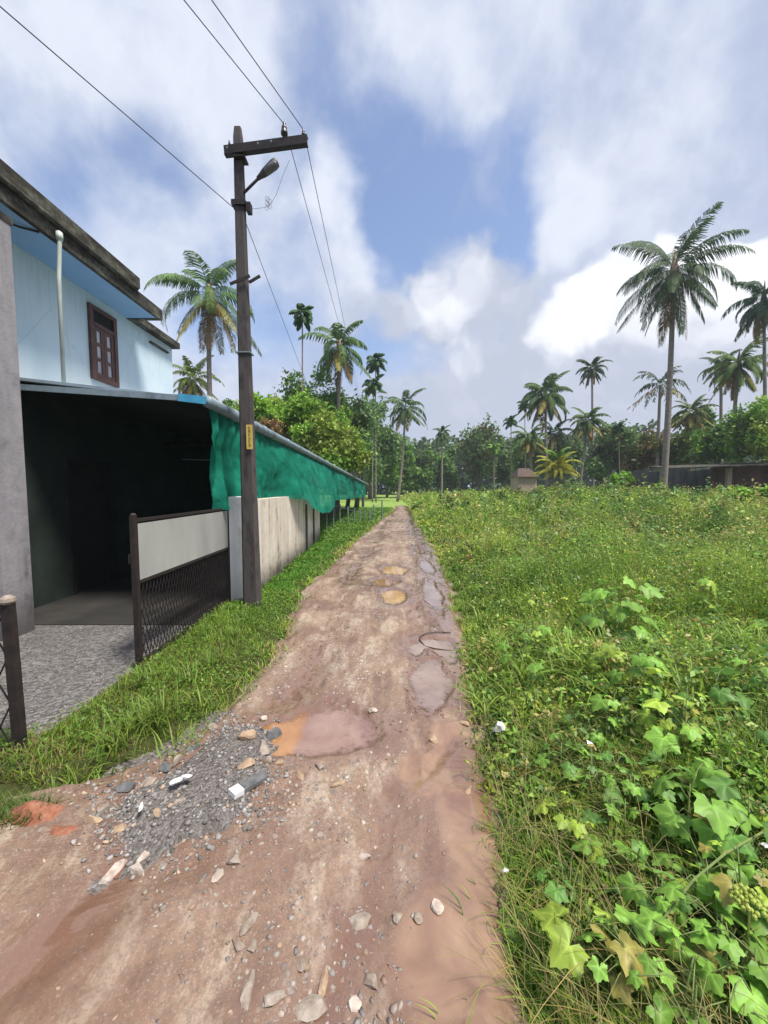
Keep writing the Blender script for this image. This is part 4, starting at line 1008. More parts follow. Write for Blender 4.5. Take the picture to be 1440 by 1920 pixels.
T(440, 745, 800, 70, 24, G_MID, 'tree seen between the palm trunk and the pole', 127, 2600, second=G_BRI)

# far woods as a mass
rng = np.random.default_rng(5); n = 40000
X = rng.uniform(-70, 125, n); Yw = rng.uniform(84, 104, n); topz = 9.5 + 6 * fbm(X * .10, X * 0 + 3, 4) + 4 * fbm(X * .5, X * 0, 6)
Z = rng.uniform(0, 1, n) ** .8 * (topz - .3)
P = np.stack([X, Yw, Z], 1); cc = jitter((.07, .125, .055), n, rng) * (.7 + .6 * vn(X * .4, Z * .5, 3))[:, None]
V_, F2, C_ = leaves_np(P, 1.3, cc, rng, .3, .7); tag(np_mesh('far_woods', V_, F2, M['leaf'], col=C_, origin=(0, 66, 0)), 'dark far woods closing the field behind the palms', 'woods', None, 'stuff')

# ------------------------------------------------------------------ walls and hut on the right
def W3(px, py, Y): return pt(px, py, Y)
ow = empty('old_wall', ((1250 - CX) / F * 27, 27, .9), 'long blackened concrete wall behind the field at right', 'wall')
a = pt(1150, 884, 29); b_ = pt(1342, 880, 25.5); mb = MB(); th = Vector((.05, .2, 0))
for k in range(8):
    p = a.lerp(b_, k / 8); q_ = a.lerp(b_, (k + 1) / 8); p0 = Vector((p.x, p.y, .3)); q0 = Vector((q_.x, q_.y, .3)); j = Vector((0, 0, .08 * ((k * 7) % 3 - 1)))
    mb.hexa([p0, q0, q0 + th, p0 + th, p + j, q_ + j, q_ + th + j, p + th + j])
mb.build('wall_panel', M['oldwall'], ow)
for t in (.0, .5, 1.0):
    p = a.lerp(b_, t); MB().box((p.x - .14, p.y - .06, .3), (p.x + .14, p.y - .005, p.z + .12)).build('pier', M['oldwall'], ow)
rs = empty('shed', ((1400 - CX) / F * 24, 24, .9), 'low red brown open shed with pale posts at the right edge', 'shed')
a = pt(1338, 874, 24.5); b_ = pt(1500, 872, 22)
MB().hexa([Vector((a.x, a.y, .3)), Vector((b_.x, b_.y, .3)), Vector((b_.x, b_.y + .2, .3)), Vector((a.x, a.y + .2, .3)), a, b_, b_ + Vector((0, .2, 0)), a + Vector((0, .2, 0))]).build('back_wall', M['redwall'], rs)
MB().hexa([a + Vector((-3.2, -.5, -.22)), b_ + Vector((.5, -1, .05)), b_ + Vector((.5, 1.5, .25)), a + Vector((-3.2, 1.5, .0)), a + Vector((-3.2, -.5, -.14)), b_ + Vector((.5, -1, .13)), b_ + Vector((.5, 1.5, .33)), a + Vector((-3.2, 1.5, .08))]).build('roof', M['fascia'], rs)
for px in (1367, 1402, 1438):
    p = pt(px, 880, 23.6); MB().box((p.x - .13, p.y - .1, .5), (p.x + .13, p.y + .1, p.z + .1)).build('post', M['cream'], rs)
hu = empty('hut', ((988 - CX) / F * 34, 34, .9), 'tiny cream hut with a dark tiled roof beside the yellow palm', 'hut')
hx = (988 - CX) / F * 34; zb = .5; ze = pt(988, 893, 34).z; zr_ = pt(988, 877, 34).z
MB().box((hx - .85, 34, zb), (hx + .85, 36, ze)).build('wall', M['cream'], hu)
MB().add([(hx - 1.0, 33.75, ze - .05), (hx + 1.0, 33.75, ze - .05), (hx + 1.0, 36.2, ze - .05), (hx - 1.0, 36.2, ze - .05), (hx - .5, 35, zr_), (hx + .5, 35, zr_)], [(0, 1, 5, 4), (1, 2, 5), (2, 3, 4, 5), (3, 0, 4), (3, 2, 1, 0)]).build('roof', M['tile'], hu)

# ------------------------------------------------------------------ ground vegetation (stuff)
def vh(x, y):   # how tall the weeds stand
    e = x - xr(y); n_ = sst(fbm(x * .9, y * .9, 71, 4, .6), .25, .75); return sst(e, -.05, 1.2) * (.07 + .50 * n_) * (.42 + .78 * sst(y, 1.8, 5.5) + .55 * sst(y, 8, 22)) + .03
PAL = np.array([(.23, .37, .055), (.34, .45, .08), (.16, .28, .05), (.10, .19, .045), (.38, .37, .14), (.34, .26, .16)])
def patch_col(x, y, rng, n):
    a = fbm(x * .8, y * .8, 33); k = rng.uniform(size=n) * .45 + a * .75
    idx = np.clip(((k - .34) / .52 * 5).astype(int), 0, 5); order = np.array([3, 2, 0, 0, 1, 4])
    c = PAL[order[idx]]; dry = rng.uniform(size=n) < .06 + .22 * sst(fbm(x * .5, y * .35, 93), .48, .65); c = np.where(dry[:, None], PAL[5] * rng.uniform(.7, 1.4, (n, 1)), c)
    return c * rng.uniform(.85, 1.4, (n, 1)) * np.array([1.08, 1.05, .9])
def field_pts(n, y0, y1, rng, right=True, p=1.0):
    y = y0 * (y1 / y0) ** rng.uniform(size=n) 
    if right:
        lo = xr(y) - .03; hi = np.minimum(1.12 * y + 1.1, 45); x = lo + (hi - lo) * rng.uniform(size=n) ** p
    else:
        hi = xl(y) + .02; lo = np.where(y < 5, -2.12, -2.02 + (y - 5) * .0); lo = np.where(y > 12, -3.0, lo); lo = np.where(y < 2.3, -2.5, lo); x = lo + (hi - lo) * rng.uniform(size=n)
    return x, y
def blades_np(x, y, z, Lb, wd, lean, cols, rng, segs=3):
    n = len(x); az = rng.uniform(0, 2 * np.pi, n); d = np.stack([np.cos(az), np.sin(az)], 1); sx = np.stack([-d[:, 1], d[:, 0]], 1)
    V = np.zeros((n, (segs + 1) * 2, 3)); 
    for k in range(segs + 1):
        t = k / segs; h = Lb * (t - .45 * lean * t ** 2.4 * .9); r = Lb * lean * t ** 1.8 * .8
        c = np.stack([x + d[:, 0] * r, y + d[:, 1] * r, z + h], 1); ww = wd * (1 - t ** 1.8) * .5 + .0004
        V[:, 2 * k, :] = c; V[:, 2 * k + 1, :] = c; V[:, 2 * k, :2] -= sx * ww[:, None]; V[:, 2 * k + 1, :2] += sx * ww[:, None]
    b = np.arange(n)[:, None] * (segs + 1) * 2
    Fq = np.concatenate([b + np.array([[2 * k, 2 * k + 1, 2 * k + 3, 2 * k + 2]]) for k in range(segs)], 0)
    C = np.repeat(cols, (segs + 1) * 2, 0); return V.reshape(-1, 3), Fq, C
def join(parts):
    off = 0; VV, FF, CC = [], [], []
    for V_, F2, C_ in parts: VV.append(V_); FF.append(F2 + off); CC.append(C_); off += len(V_)
    return np.concatenate(VV), np.concatenate(FF), np.concatenate(CC)

rng = np.random.default_rng(3)
# grass of the right field
x, y = field_pts(85000, .55, 60, rng); z = hgt(x, y) - .01; hv = vh(x, y)
tall = rng.uniform(size=len(x)); Lb = hv * (.55 + .9 * tall) + .05; wd = np.maximum(.0035 + .004 * rng.uniform(size=len(x)), .0018 * y); lean = rng.uniform(.15, 1.15, len(x))
G1 = blades_np(x, y, z, Lb, wd, lean, patch_col(x, y, rng, len(x)), rng)
# tussocks of long blades
tx, ty = field_pts(900, 1.6, 26, rng, p=.8); px_ = []; 
k = 26; x = np.repeat(tx, k) + rng.normal(0, .03, 900 * k); y = np.repeat(ty, k) + rng.normal(0, .03, 900 * k)
hv = vh(x, y); Lb = hv * rng.uniform(.7, 1.6, len(x)) + .08; wd = np.maximum(rng.uniform(.006, .012, len(x)), .0014 * y)
cc = np.repeat(jitter((.16, .26, .045), 900, rng, .35), k, 0) * rng.uniform(.8, 1.2, (len(x), 1))
G2 = blades_np(x, y, hgt(x, y) - .01, Lb, wd, rng.uniform(.3, 1.3, len(x)), cc, rng, 4)
V_, F2, C_ = join([G1, G2]); tag(np_mesh('field_grass', V_, F2, M['grass'], col=C_), 'tangled grass and weeds filling the field right of the lane', 'grass', None, 'stuff')
# small leaved weeds
n = 230000; x, y = field_pts(n, .6, 60, rng, p=.9); hv = vh(x, y); z = hgt(x, y) + hv * rng.uniform(0, 1, n) ** .6 * (.75 + .6 * vn(x * 3, y * 3, 12))
keep = vn(x * 2.3, y * 2.3, 19) > .25; x, y, z, hv = x[keep], y[keep], z[keep], hv[keep]; n = len(x)
V_, F2, C_ = leaves_np(np.stack([x, y, z], 1), 1.0, patch_col(x, y, rng, n), rng, .55, .6)
c0_ = np.repeat(np.stack([x, y, z], 1), 4, 0); sz = np.repeat(np.maximum(.026, .0057 * y), 4)[:, None]; V_ = c0_ + (V_ - c0_) * sz
tag(np_mesh('field_weeds', V_, F2, M['leaf'], col=C_), 'small leaved weeds spread through the field grass', 'weeds', None, 'stuff')
# bushy weed clumps of several kinds
nc = 1700; cx_, cy2_ = field_pts(nc, 1.9, 34, rng, p=.85); PS = []; CS = []; SZ = []
for i in range(nc):
    dd = cy2_[i]; rr_ = rng.uniform(.10, .26) * (1 + .06 * dd); hh_ = float(vh(cx_[i:i + 1], cy2_[i:i + 1])[0]) * rng.uniform(1.0, 1.9) + .05; m_ = 75
    d = rng.normal(size=(m_, 3)); d /= np.linalg.norm(d, axis=1)[:, None]; d[:, 2] = np.abs(d[:, 2]); q_ = d * rng.uniform(.5, 1, (m_, 1)) * np.array([rr_, rr_, hh_])
    PS.append(q_ + np.array([cx_[i], cy2_[i], hz(cx_[i], cy2_[i])])); kind = rng.integers(0, 6)
    base = np.array([(.14, .27, .05), (.22, .38, .06), (.32, .43, .08), (.08, .17, .05), (.36, .34, .13), (.17, .30, .11)][kind]) * rng.uniform(.75, 1.25)
    CS.append(jitter(base, m_, rng, .3)); SZ.append(np.full(m_, max(.038, .0082 * dd) * rng.uniform(.8, 1.3)))
PS = np.concatenate(PS); V_, F2, C_ = leaves_np(PS, 1.0, np.concatenate(CS), rng, .5, .5); c0_ = np.repeat(PS, 4, 0); V_ = c0_ + (V_ - c0_) * np.repeat(np.concatenate(SZ), 4)[:, None]
tag(np_mesh('weed_clumps', V_, F2, M['leaf'], col=C_), 'bushy clumps of mixed weeds standing in the field', 'weeds', None, 'stuff')
# broad bladed grass at the right of the middle field
bx_, by_ = [], []
for _ in range(90):
    g = gnd(rng.uniform(1120, 1440), rng.uniform(1090, 1330), .25); bx_.append(g.x); by_.append(g.y)
for _ in range(60):
    g = gnd(rng.uniform(890, 1120), rng.uniform(1130, 1290), .2); bx_.append(g.x); by_.append(g.y)
k = 13; x = np.repeat(bx_, k) + rng.normal(0, .04, len(bx_) * k); y = np.repeat(by_, k) + rng.normal(0, .04, len(bx_) * k); n = len(x)
V_, F2, C_ = blades_np(x, y, hgt(x, y), rng.uniform(.25, .62, n) * (.55 + .45 * sst(x - xr(y), .1, 1)), rng.uniform(.010, .020, n), rng.uniform(.5, 1.35, n), np.repeat(jitter((.22, .36, .06), len(bx_), rng, .3), k, 0), rng, 5)
tag(np_mesh('broad_grass', V_, F2, M['grass'], col=C_), 'light green broad bladed grass arching over the middle of the field', 'grass', None, 'stuff')
# seed heads and tiny flowers
n = 5000; x, y = field_pts(n, 2.5, 22, rng); z = hgt(x, y) + vh(x, y) * rng.uniform(.8, 1.35, n) + .05
cc = np.where(rng.uniform(size=(n, 1)) < .45, np.array([[.55, .52, .25]]), np.array([[.30, .20, .14]])) * rng.uniform(.7, 1.2, (n, 1))
V_, F2, C_ = leaves_np(np.stack([x, y, z], 1), 1.0, cc, rng, .2, .4); c0_ = np.repeat(np.stack([x, y, z], 1), 4, 0); V_ = c0_ + (V_ - c0_) * np.repeat(np.maximum(.012, .0035 * y), 4)[:, None]
tag(np_mesh('seed_heads', V_, F2, M['leaf'], col=C_), 'pale and brown seed heads over the field', 'seed heads', None, 'stuff')
# left verge
n = 42000; x, y = field_pts(n, 1.9, 30, rng, False); e = xl(y) - x
hv = .018 + .055 * sst(e, -.02, .5) * (.4 + fbm(x * 1.6, y * 1.6, 44)); Lb = hv * rng.uniform(.6, 1.7, n); wd = np.maximum(.003 + .004 * rng.uniform(size=n), .0018 * y)
cc = jitter((.17, .30, .04), n, rng, .3); dr = rng.uniform(size=n) < .42 * (1 - sst(y, 2.3, 5)) + .05; cc[dr] = jitter((.22, .20, .08), int(dr.sum()), rng)
cc = np.where((y > 5.5)[:, None], cc * np.array([.6, .9, .7]), cc)
G1 = blades_np(x, y, hgt(x, y) - .01, Lb, wd, rng.uniform(.2, 1.2, n), cc, rng)
tus = [(300, 1370, 90, .34), (350, 1290, 60, .26), (270, 1300, 60, .3), (210, 1420, 60, .28), (160, 1470, 60, .2), (400, 1255, 60, .22), (380, 1330, 50, .2), (120, 1480, 50, .16), (440, 1200, 50, .2), (340, 1400, 60, .24), (250, 1380, 70, .3)]
ps = [G1]
for (a_, b2, k, hh) in tus:
    g = gnd(a_, b2); x = g.x + rng.normal(0, .05, k); y = g.y + rng.normal(0, .05, k); ps.append(blades_np(x, y, hgt(x, y), rng.uniform(.4, .95, k) * hh, rng.uniform(.006, .011, k), rng.uniform(.4, 1.3, k), jitter((.17, .27, .05), k, rng, .3), rng, 4))
V_, F2, C_ = join(ps); tag(np_mesh('verge_grass', V_, F2, M['grass'], col=C_), 'bright grass verge between the boundary wall and the lane', 'grass', None, 'stuff')
n = 22000; x, y = field_pts(n, 1.9, 26, rng, False); e = xl(y) - x; z = hgt(x, y) + (.02 + .09 * sst(e, 0, .4)) * rng.uniform(0, 1, n)
keep = vn(x * 2.6, y * 2.6, 29) > .42; x, y, z = x[keep], y[keep], z[keep]; n = len(x)
cc = jitter((.12, .23, .035), n, rng, .3); V_, F2, C_ = leaves_np(np.stack([x, y, z], 1), 1.0, cc, rng, .6, .6); c0_ = np.repeat(np.stack([x, y, z], 1), 4, 0); V_ = c0_ + (V_ - c0_) * np.repeat(np.maximum(.022, .0055 * y), 4)[:, None]
tag(np_mesh('verge_weeds', V_, F2, M['leaf'], col=C_), 'small leaved weeds in the left verge', 'weeds', None, 'stuff')
# corner grass bottom left and small clumps in the left foreground
n = 3000; gx = rng.uniform(-2.2, -1.5, n); gy = rng.uniform(1.5, 1.78, n); kk = (fbm(gx * 4, gy * 4, 88) > .45); gx, gy = gx[kk], gy[kk]; n = len(gx)
V_, F2, C_ = blades_np(gx, gy, np.zeros(n), rng.uniform(.03, .12, n), rng.uniform(.003, .006, n), rng.uniform(.3, 1.2, n), jitter((.12, .19, .04), n, rng, .35), rng)
tag(np_mesh('corner_grass', V_, F2, M['grass'], col=C_), 'sparse low grass at the bottom left corner beside the red soil', 'grass', None, 'stuff')
# ragged creeping fringe along both edges of the lane
n = 16000; y = .6 * (26 / .6) ** rng.uniform(size=n); sd2 = rng.uniform(size=n) < .7; off_ = rng.normal(0, .07, n) * (.5 + vn(y * 6, y * 0, 8)); x = np.where(sd2, xr(y) - off_ + .03, xl(y) + off_ - .03); kk = (vn(x * 5, y * 5, 61) > .35) & (sd2 | (y > 2.3)); x, y = x[kk], y[kk]; n = len(x)
V_, F2, C_ = blades_np(x, y, np.maximum(hgt(x, y), road_z(x, y)[0]) - .004, rng.uniform(.02, .11, n) * (1 + y * .05), np.maximum(.003, .0018 * y) * rng.uniform(.8, 1.6, n), rng.uniform(.5, 1.6, n), patch_col(x, y, rng, n) * .85, rng)
tag(np_mesh('edge_grass', V_, F2, M['grass'], col=C_), 'short ragged grass creeping over both edges of the lane', 'grass', None, 'stuff')
# tangled dry stems near the lane edge in front
n = 2600; x, y = field_pts(n, .55, 3.0, rng, p=1.2); Lb = rng.uniform(.12, .4, n)
V_, F2, C_ = blades_np(x, y, hgt(x, y) + .01, Lb, np.full(n, .0022), rng.uniform(.9, 1.7, n), jitter((.26, .24, .10), n, rng, .35), rng, 5)
tag(np_mesh('dry_stems', V_, F2, M['grass'], col=C_), 'thin dry stems tangled in the foreground weeds', 'stems', None, 'stuff')

# ------------------------------------------------------------------ lobed leaf plants
def lobed_leaf(size, rng, col, fold=.25):
    """five lobed toothed leaf, stalk at origin, pointing +x; arrays"""
    spec = [(-2.25, .55), (-1.85, .35), (-1.25, .82), (-.85, .45), (-.55, .52), (0, 1.05), (.55, .52), (.85, .45), (1.25, .82), (1.85, .35), (2.25, .55)]
    spec = [(-2.8, .42), (-2.2, .74), (-1.72, .60), (-1.12, .95), (-.60, .66), (0, 1.08), (.60, .66), (1.12, .95), (1.72, .60), (2.2, .74), (2.8, .42)]
    out = []
    for i in range(len(spec) - 1):
        (a0, r0), (a1, r1) = spec[i], spec[i + 1]
        for k in range(4):
            t = k / 4; r = r0 + (r1 - r0) * (t ** .8); 
            if k % 2: r *= .93
            out.append((a0 + (a1 - a0) * t, r))
    out.append(spec[-1]); n = len(out)
    V = [(0.0, 0.0, 0.0)]; 
    VE = [1.35]
    for ring_ in (.35, .7, 1.0):
        for (a, r) in out:
            rr = r * ring_ * size * .5; x_, y_ = rr * math.cos(a), rr * math.sin(a)
            vein = abs(math.sin(a * 2.6)); z_ = -size * .07 * (ring_ ** 2) * (1 + .9 * math.cos(a)) + size * .03 * vein * ring_ + abs(y_) * fold * .25
            V.append((x_, y_, z_)); da = min(abs(a - l_) for l_ in (-2.2, -1.12, 0, 1.12, 2.2)); VE.append(1.32 - .2 * ring_ if da < .06 else (.90 if da > .2 else 1.0))
    Fq = [(0, 1 + i, 2 + i, 2 + i) for i in range(n - 1)]
    F3 = [(0, 1 + i, 2 + i) for i in range(n - 1)]; F4 = [(1 + q_ * n + i, 1 + (q_ + 1) * n + i, 2 + (q_ + 1) * n + i, 2 + q_ * n + i) for q_ in range(2) for i in range(n - 1)]
    V = np.array(V); c = np.tile(np.array(col), (len(V), 1)) * rng.uniform(.94, 1.06, (len(V), 1)); c = c * np.array(VE)[:, None]
    return V, F3, F4, c
def plant_leafy(base, h, spread, nl, size, col, label, seed, group='plants with big lobed leaves', yellow=0.0):
    rng = np.random.default_rng(seed); t = empty('lobed_leaf_plant', base, label, 'plant', group)
    VV = []; FF = []; CC = []; off = 0; st = MB(); bv = Vector(base); top = bv + Vector((rng.uniform(-.04, .04), rng.uniform(-.04, .04), h))
    st.tube([bv - Vector((0, 0, .03)), bv.lerp(top, .5) + Vector((rng.uniform(-.02, .02), 0, 0)), top], [.0045, .0035, .002], 6)
    for i in range(nl):
        az = i * 2.4 + rng.uniform(-.4, .4); f = (i + .6) / nl; r = spread * rng.uniform(.45, 1.0) * (1 - .3 * f); zz = h * (.35 + .65 * f) + rng.uniform(-.02, .05)
        p = bv + Vector((math.cos(az) * r, math.sin(az) * r, zz)); a = bv.lerp(top, min(1, .25 + .7 * f))
        m = a.lerp(p, .5) + Vector((0, 0, .03)); st.tube([a, m, p], [.002, .0016, .0013], 5)
        s = size * 1.05 * rng.uniform(.4, 1.15) * (1.1 - .35 * f * rng.uniform(.3, 1)); cl = np.array(col) * rng.uniform(.75, 1.3)
        if rng.uniform() < yellow: cl = np.array((.30, .27, .07)); s *= .8
        V_, F3, F4, c = lobed_leaf(s, rng, cl); ck = rng.uniform(-.5, 1.1); V_ = V_.copy(); V_[:, 2] -= ck * (V_[:, 0] ** 2) / s * .9 + rng.uniform(-.2, .7) * (V_[:, 1] ** 2) / s; V_[:, 2] += s * .02 * np.sin(V_[:, 0] / s * 17 + V_[:, 1] / s * 13)
        rot = Matrix.Rotation(az + rng.uniform(-.5, .5), 3, 'Z') @ Matrix.Rotation(rng.uniform(.05, .6), 3, 'Y') @ Matrix.Rotation(rng.uniform(-.35, .35), 3, 'X')
        V_ = V_ @ np.array(rot).T + np.array(p)
        FF += [tuple(k + off for k in f_) for f_ in F3 + F4]; VV.append(V_); CC.append(c); off += len(V_)
    st.build('stem', M['stem'], t, smooth=True)
    V_ = np.concatenate(VV) - np.array(base); me = bpy.data.meshes.new('leaves'); me.from_pydata(V_.tolist(), [], FF)
    a_ = me.color_attributes.new('tint', 'FLOAT_COLOR', 'POINT'); c4 = np.ones((len(V_), 4), np.float32); c4[:, :3] = np.concatenate(CC); a_.data.foreach_set('color', c4.ravel())
    link_mesh('leaves', me, M['bigleaf'], t, None, True)
    return t
def mat_bigleaf():
    m, t = mat_new('lobed_leaf'); q = NT(t); a = q.n('ShaderNodeAttribute'); a.attribute_name = 'tint'
    n = q.noise(14, 4, .6, q.pos()); c = q.mix(1.0, a.outputs[0], q.ramp(n, [(.3, (.78, .8, .75)), (.7, (1.15, 1.12, 1.05))]), 'MULTIPLY')
    q.out(c, .48, 0, q.noise(60, 4, .6, q.pos()), .25, .004, .35, transl=.3); return m
M['bigleaf'] = mat_bigleaf(); M['stem'] = M_noise('plant_stem', (.10, .17, .04), (.19, .22, .07), 20, .6)
LB = (.20, .38, .06); LY = (.31, .44, .06); LD = (.13, .27, .06)
# (px, py of the plant's middle, height, spread, leaves, leaf size, colour, label, yellow)
PL = [((1150, 1350), .34, .20, 8, .17, LB, 'lobed leaf plant with one raised leaf left of the middle weeds', 0),
      ((1335, 1340), .38, .24, 9, .18, LD, 'tall lobed leaf plant at right under the long grass', .05),
      ((1280, 1420), .34, .20, 8, .17, LB, 'lobed leaf plant in the centre of the right foreground patch', 0),
      ((1415, 1440), .36, .22, 8, .17, LD, 'dark lobed leaf plant touching the right edge', .05),
      ((1055, 1440), .20, .16, 7, .13, LB, 'small lobed leaf plant nearest the lane by the white bag', 0),
      ((1180, 1510), .26, .20, 8, .15, LB, 'lobed leaf plant between the yellow green clump and the big leaves', 0),
      ((1300, 1545), .34, .20, 9, .21, LB, 'plant with the largest lobed leaves at right foreground', 0),
      ((1400, 1580), .34, .20, 8, .18, LD, 'lobed leaf plant beside the largest leaves at right edge', .1),
      ((1075, 1555), .16, .14, 8, .13, LY, 'bright yellow green low plant by the lane edge', 0),
      ((1315, 1665), .26, .18, 8, .17, LB, 'lobed leaf plant with pale broad leaves low at right', 0),
      ((1395, 1700), .34, .14, 7, .13, LY, 'yellow green plant with clustered buds at the right edge', .1),
      ((1100, 1780), .22, .15, 6, .15, LY, 'pale leaved plant at the bottom near the lane', .1),
      ((1160, 1835), .22, .15, 7, .14, LB, 'green plant at the bottom just right of the pale one', 0),
      ((1340, 1800), .26, .16, 8, .15, LB, 'plant with a yellowing leaf at the bottom right', .12),
      ((1400, 1880), .24, .16, 7, .15, LB, 'lobed leaf plant in the bottom right corner', .05),
      ((1240, 1720), .20, .16, 6, .13, LD, 'dark low lobed leaf plant between bottom plants', .1),
      ((1165, 1640), .18, .14, 6, .12, LB, 'small lobed leaf plant below the yellow green clump', 0),
      ((950, 1425), .07, .06, 5, .07, LY, 'tiny bright plant at the lane edge under the white bag', 0),
      ((1040, 1660), .14, .10, 5, .09, LD, 'small dark plant at the lane edge in the foreground', 0),
      ((1160, 1145), .75, .36, 16, .24, LB, 'large lobed leaf bush in the middle of the field', 0),
      ((1125, 1165), .5, .3, 10, .22, LD, 'lower left companion of the large lobed leaf bush', 0),
      ((1195, 1160), .55, .3, 10, .2, LB, 'right companion of the large lobed leaf bush', 0),
      ((1230, 1370), .26, .18, 7, .15, LD, 'shaded lobed leaf plant behind the front patch', 0),
      ((1110, 1390), .22, .16, 7, .13, LB, 'low lobed leaf plant behind the small one by the bag', 0),
      ((1360, 1500), .30, .18, 7, .17, LB, 'lobed leaf plant just above the largest leaves', 0),
      ((1340, 1090), .6, .3, 10, .22, LB, 'leafy plant at right edge of the mid field', 0),
      ((1020, 1120), .4, .2, 8, .16, LD, 'small leafy plant in mid field near the lane', 0)]
for i, (pp_, h, sp, nl, s, cl, lb, yl) in enumerate(PL):
    g = gnd(pp_[0], pp_[1] , h * .6); z = hz(g.x, g.y); plant_leafy((g.x, g.y, z), h, sp, nl, s, cl, lb, 300 + i, yellow=yl)
# further plants of the same kind that nothing tells apart, farther into the field
k_ = 0; rq = random.Random(9)
while k_ < 62:
    px0, py0 = rq.uniform(975, 1490), rq.uniform(1030, 1900)
    g = gnd(px0, py0, .2); 
    if g.x < float(xr(g.y)) + .35 or (1080 < px0 < 1250 and 1090 < py0 < 1210): continue
    k_ += 1; h_ = rq.uniform(.25, .45) * (1 + .12 * g.y) * (.5 if g.y < 1.9 else 1); z = hz(g.x, g.y)
    plant_leafy((g.x, g.y, z), h_, rq.uniform(.12, .22) * (1 + .08 * g.y), rq.randint(5, 9), rq.uniform(.10, .16) * (1 + .05 * g.y) * (.72 if g.y < 1.9 else 1), rq.choice((LB, LB, LD, LY)), ('lobed leaf plant half hidden among the weeds farther into the field' if g.y > 1.9 else 'small lobed leaf plant low in the near weeds between the larger ones'), 500 + k_, ('lobed leaf plants among the farther weeds' if g.y > 1.9 else 'small lobed leaf plants in the near weeds'), yellow=.08)
# yellow bud cluster on the edge plant
g = gnd(1405, 1720, .3); q = MB(); rr = random.Random(4)
for k in range(46):
    a = k * 2.4; r = .045 * math.sqrt(k / 46); p = Vector((g.x + r * math.cos(a), g.y + r * math.sin(a), g.z + .07 - r * .6 + rr.uniform(-.01, .015))); q.lathe([(.001, -.008), (.007, -.003), (.006, .004), (.001, .009)], 6, p)
q.tube([(g.x, g.y, hz(g.x, g.y)), (g.x, g.y, g.z + .03)], [.004, .003], 5)
M['bud'] = M_noise('bud_green', (.26, .34, .05), (.40, .46, .10), 30, .6)
tag(q.build('flower_cluster', M['bud'], None, (g.x, g.y, hz(g.x, g.y))), 'yellow green cluster of buds at the right edge of the foreground', 'flower')
# trailing long stem
q = MB(); q.tube([gnd(1170, 1860, .08), gnd(1230, 1740, .2), gnd(1300, 1650, .3), gnd(1360, 1600, .34), gnd(1430, 1560, .3)], .0035, 6)
tag(q.build('trailing_stem', M['stem'], None, gnd(1170, 1860, .0)), 'long thin pale stem arching through the bottom right leaves', 'stem')

# ------------------------------------------------------------------ stones, rubble, litter
def rock_arr(rng, sub=1):
    bm = bmesh.new(); bmesh.ops.create_icosphere(bm, subdivisions=sub, radius=.5)
    V_ = np.array([v.co[:] for v in bm.verts]); F3 = np.array([[v.index for v in f.verts] for f in bm.faces]); bm.free()
    for _ in range(9):
        d = rng.normal(size=3); d /= np.linalg.norm(d); h = rng.uniform(.17, .38); s = V_ @ d; V_ = V_ - np.outer(np.maximum(s - h, 0) * .92, d)
    V_ *= 1 + rng.uniform(-.09, .09, (len(V_), 1)); return V_, F3
RK = [rock_arr(RNG, 1) for _ in range(10)]
RK2 = [rock_arr(RNG, 2) for _ in range(8)]
def scatter_rocks(name, x, y, z, s, cols, label, cat='gravel', flat=(.4, .8)):
    VV = []; FF = []; CC = []; off = 0; r = np.random.default_rng(len(x))
    for i in range(len(x)):
        V_, F3 = RK[i % 10]; a = r.uniform(0, 6.28); ca, sa = math.cos(a), math.sin(a); sc = np.array([1, r.uniform(.55, .9), r.uniform(*flat)]) * s[i]
        P = V_ * sc; P = np.stack([P[:, 0] * ca - P[:, 1] * sa, P[:, 0] * sa + P[:, 1] * ca, P[:, 2]], 1) + np.array([x[i], y[i], z[i]])
        VV.append(P); FF.append(F3 + off); off += len(P); CC.append(np.tile(cols[i], (len(P), 1)))
    return tag(np_mesh(name, np.concatenate(VV), np.concatenate(FF), M['stone'], col=np.concatenate(CC)), label, cat, None, 'stuff')
# dark gravel heap
hp = gnd(345, 1480); heap_poly = [(190, 1490), (300, 1440), (380, 1375), (430, 1345), (500, 1350), (545, 1400), (520, 1470), (500, 1530), (420, 1580), (330, 1610), (215, 1600), (165, 1560)]
HP = [gnd(*p) for p in heap_poly]; hx = np.array([p.x for p in HP]); hy = np.array([p.y for p in HP])
def inside(x, y):
    c = np.zeros(len(x), bool); j = len(hx) - 1
    for i in range(len(hx)):
        k = ((hy[i] > y) != (hy[j] > y)) & (x < (hx[j] - hx[i]) * (y - hy[i]) / (hy[j] - hy[i] + 1e-9) + hx[i]); c ^= k; j = i
    return c
def segd(x, y):
    d = np.full(np.shape(x), 9.0); j = len(hx) - 1
    for i in range(len(hx)):
        ax_, ay = hx[j], hy[j]; bx_, by = hx[i], hy[i]; t = np.clip(((x - ax_) * (bx_ - ax_) + (y - ay) * (by - ay)) / ((bx_ - ax_) ** 2 + (by - ay) ** 2 + 1e-9), 0, 1)
        d = np.minimum(d, np.hypot(x - ax_ - t * (bx_ - ax_), y - ay - t * (by - ay))); j = i
    return d
def heapz(x, y):
    i_ = inside(np.ravel(x), np.ravel(y)).reshape(np.shape(x)); d = segd(x, y)
    sd_ = np.where(i_, d, -d) + (fbm(x * 7, y * 7, 68, 4, .6) - .5) * .14
    return -.03 + .06 * sst(sd_, -.05, .22) + (fbm(x * 9, y * 9, 66) - .5) * .03
gxs = np.linspace(hx.min() - .12, hx.max() + .12, 120); gys = np.linspace(hy.min() - .12, hy.max() + .12, 120)
hp_o = grid('gravel_heap', gxs, gys, heapz, M['pile']); tag(hp_o, 'low spread heap of dark grey rubble grit at the lane edge', 'rubble', None, 'stuff')
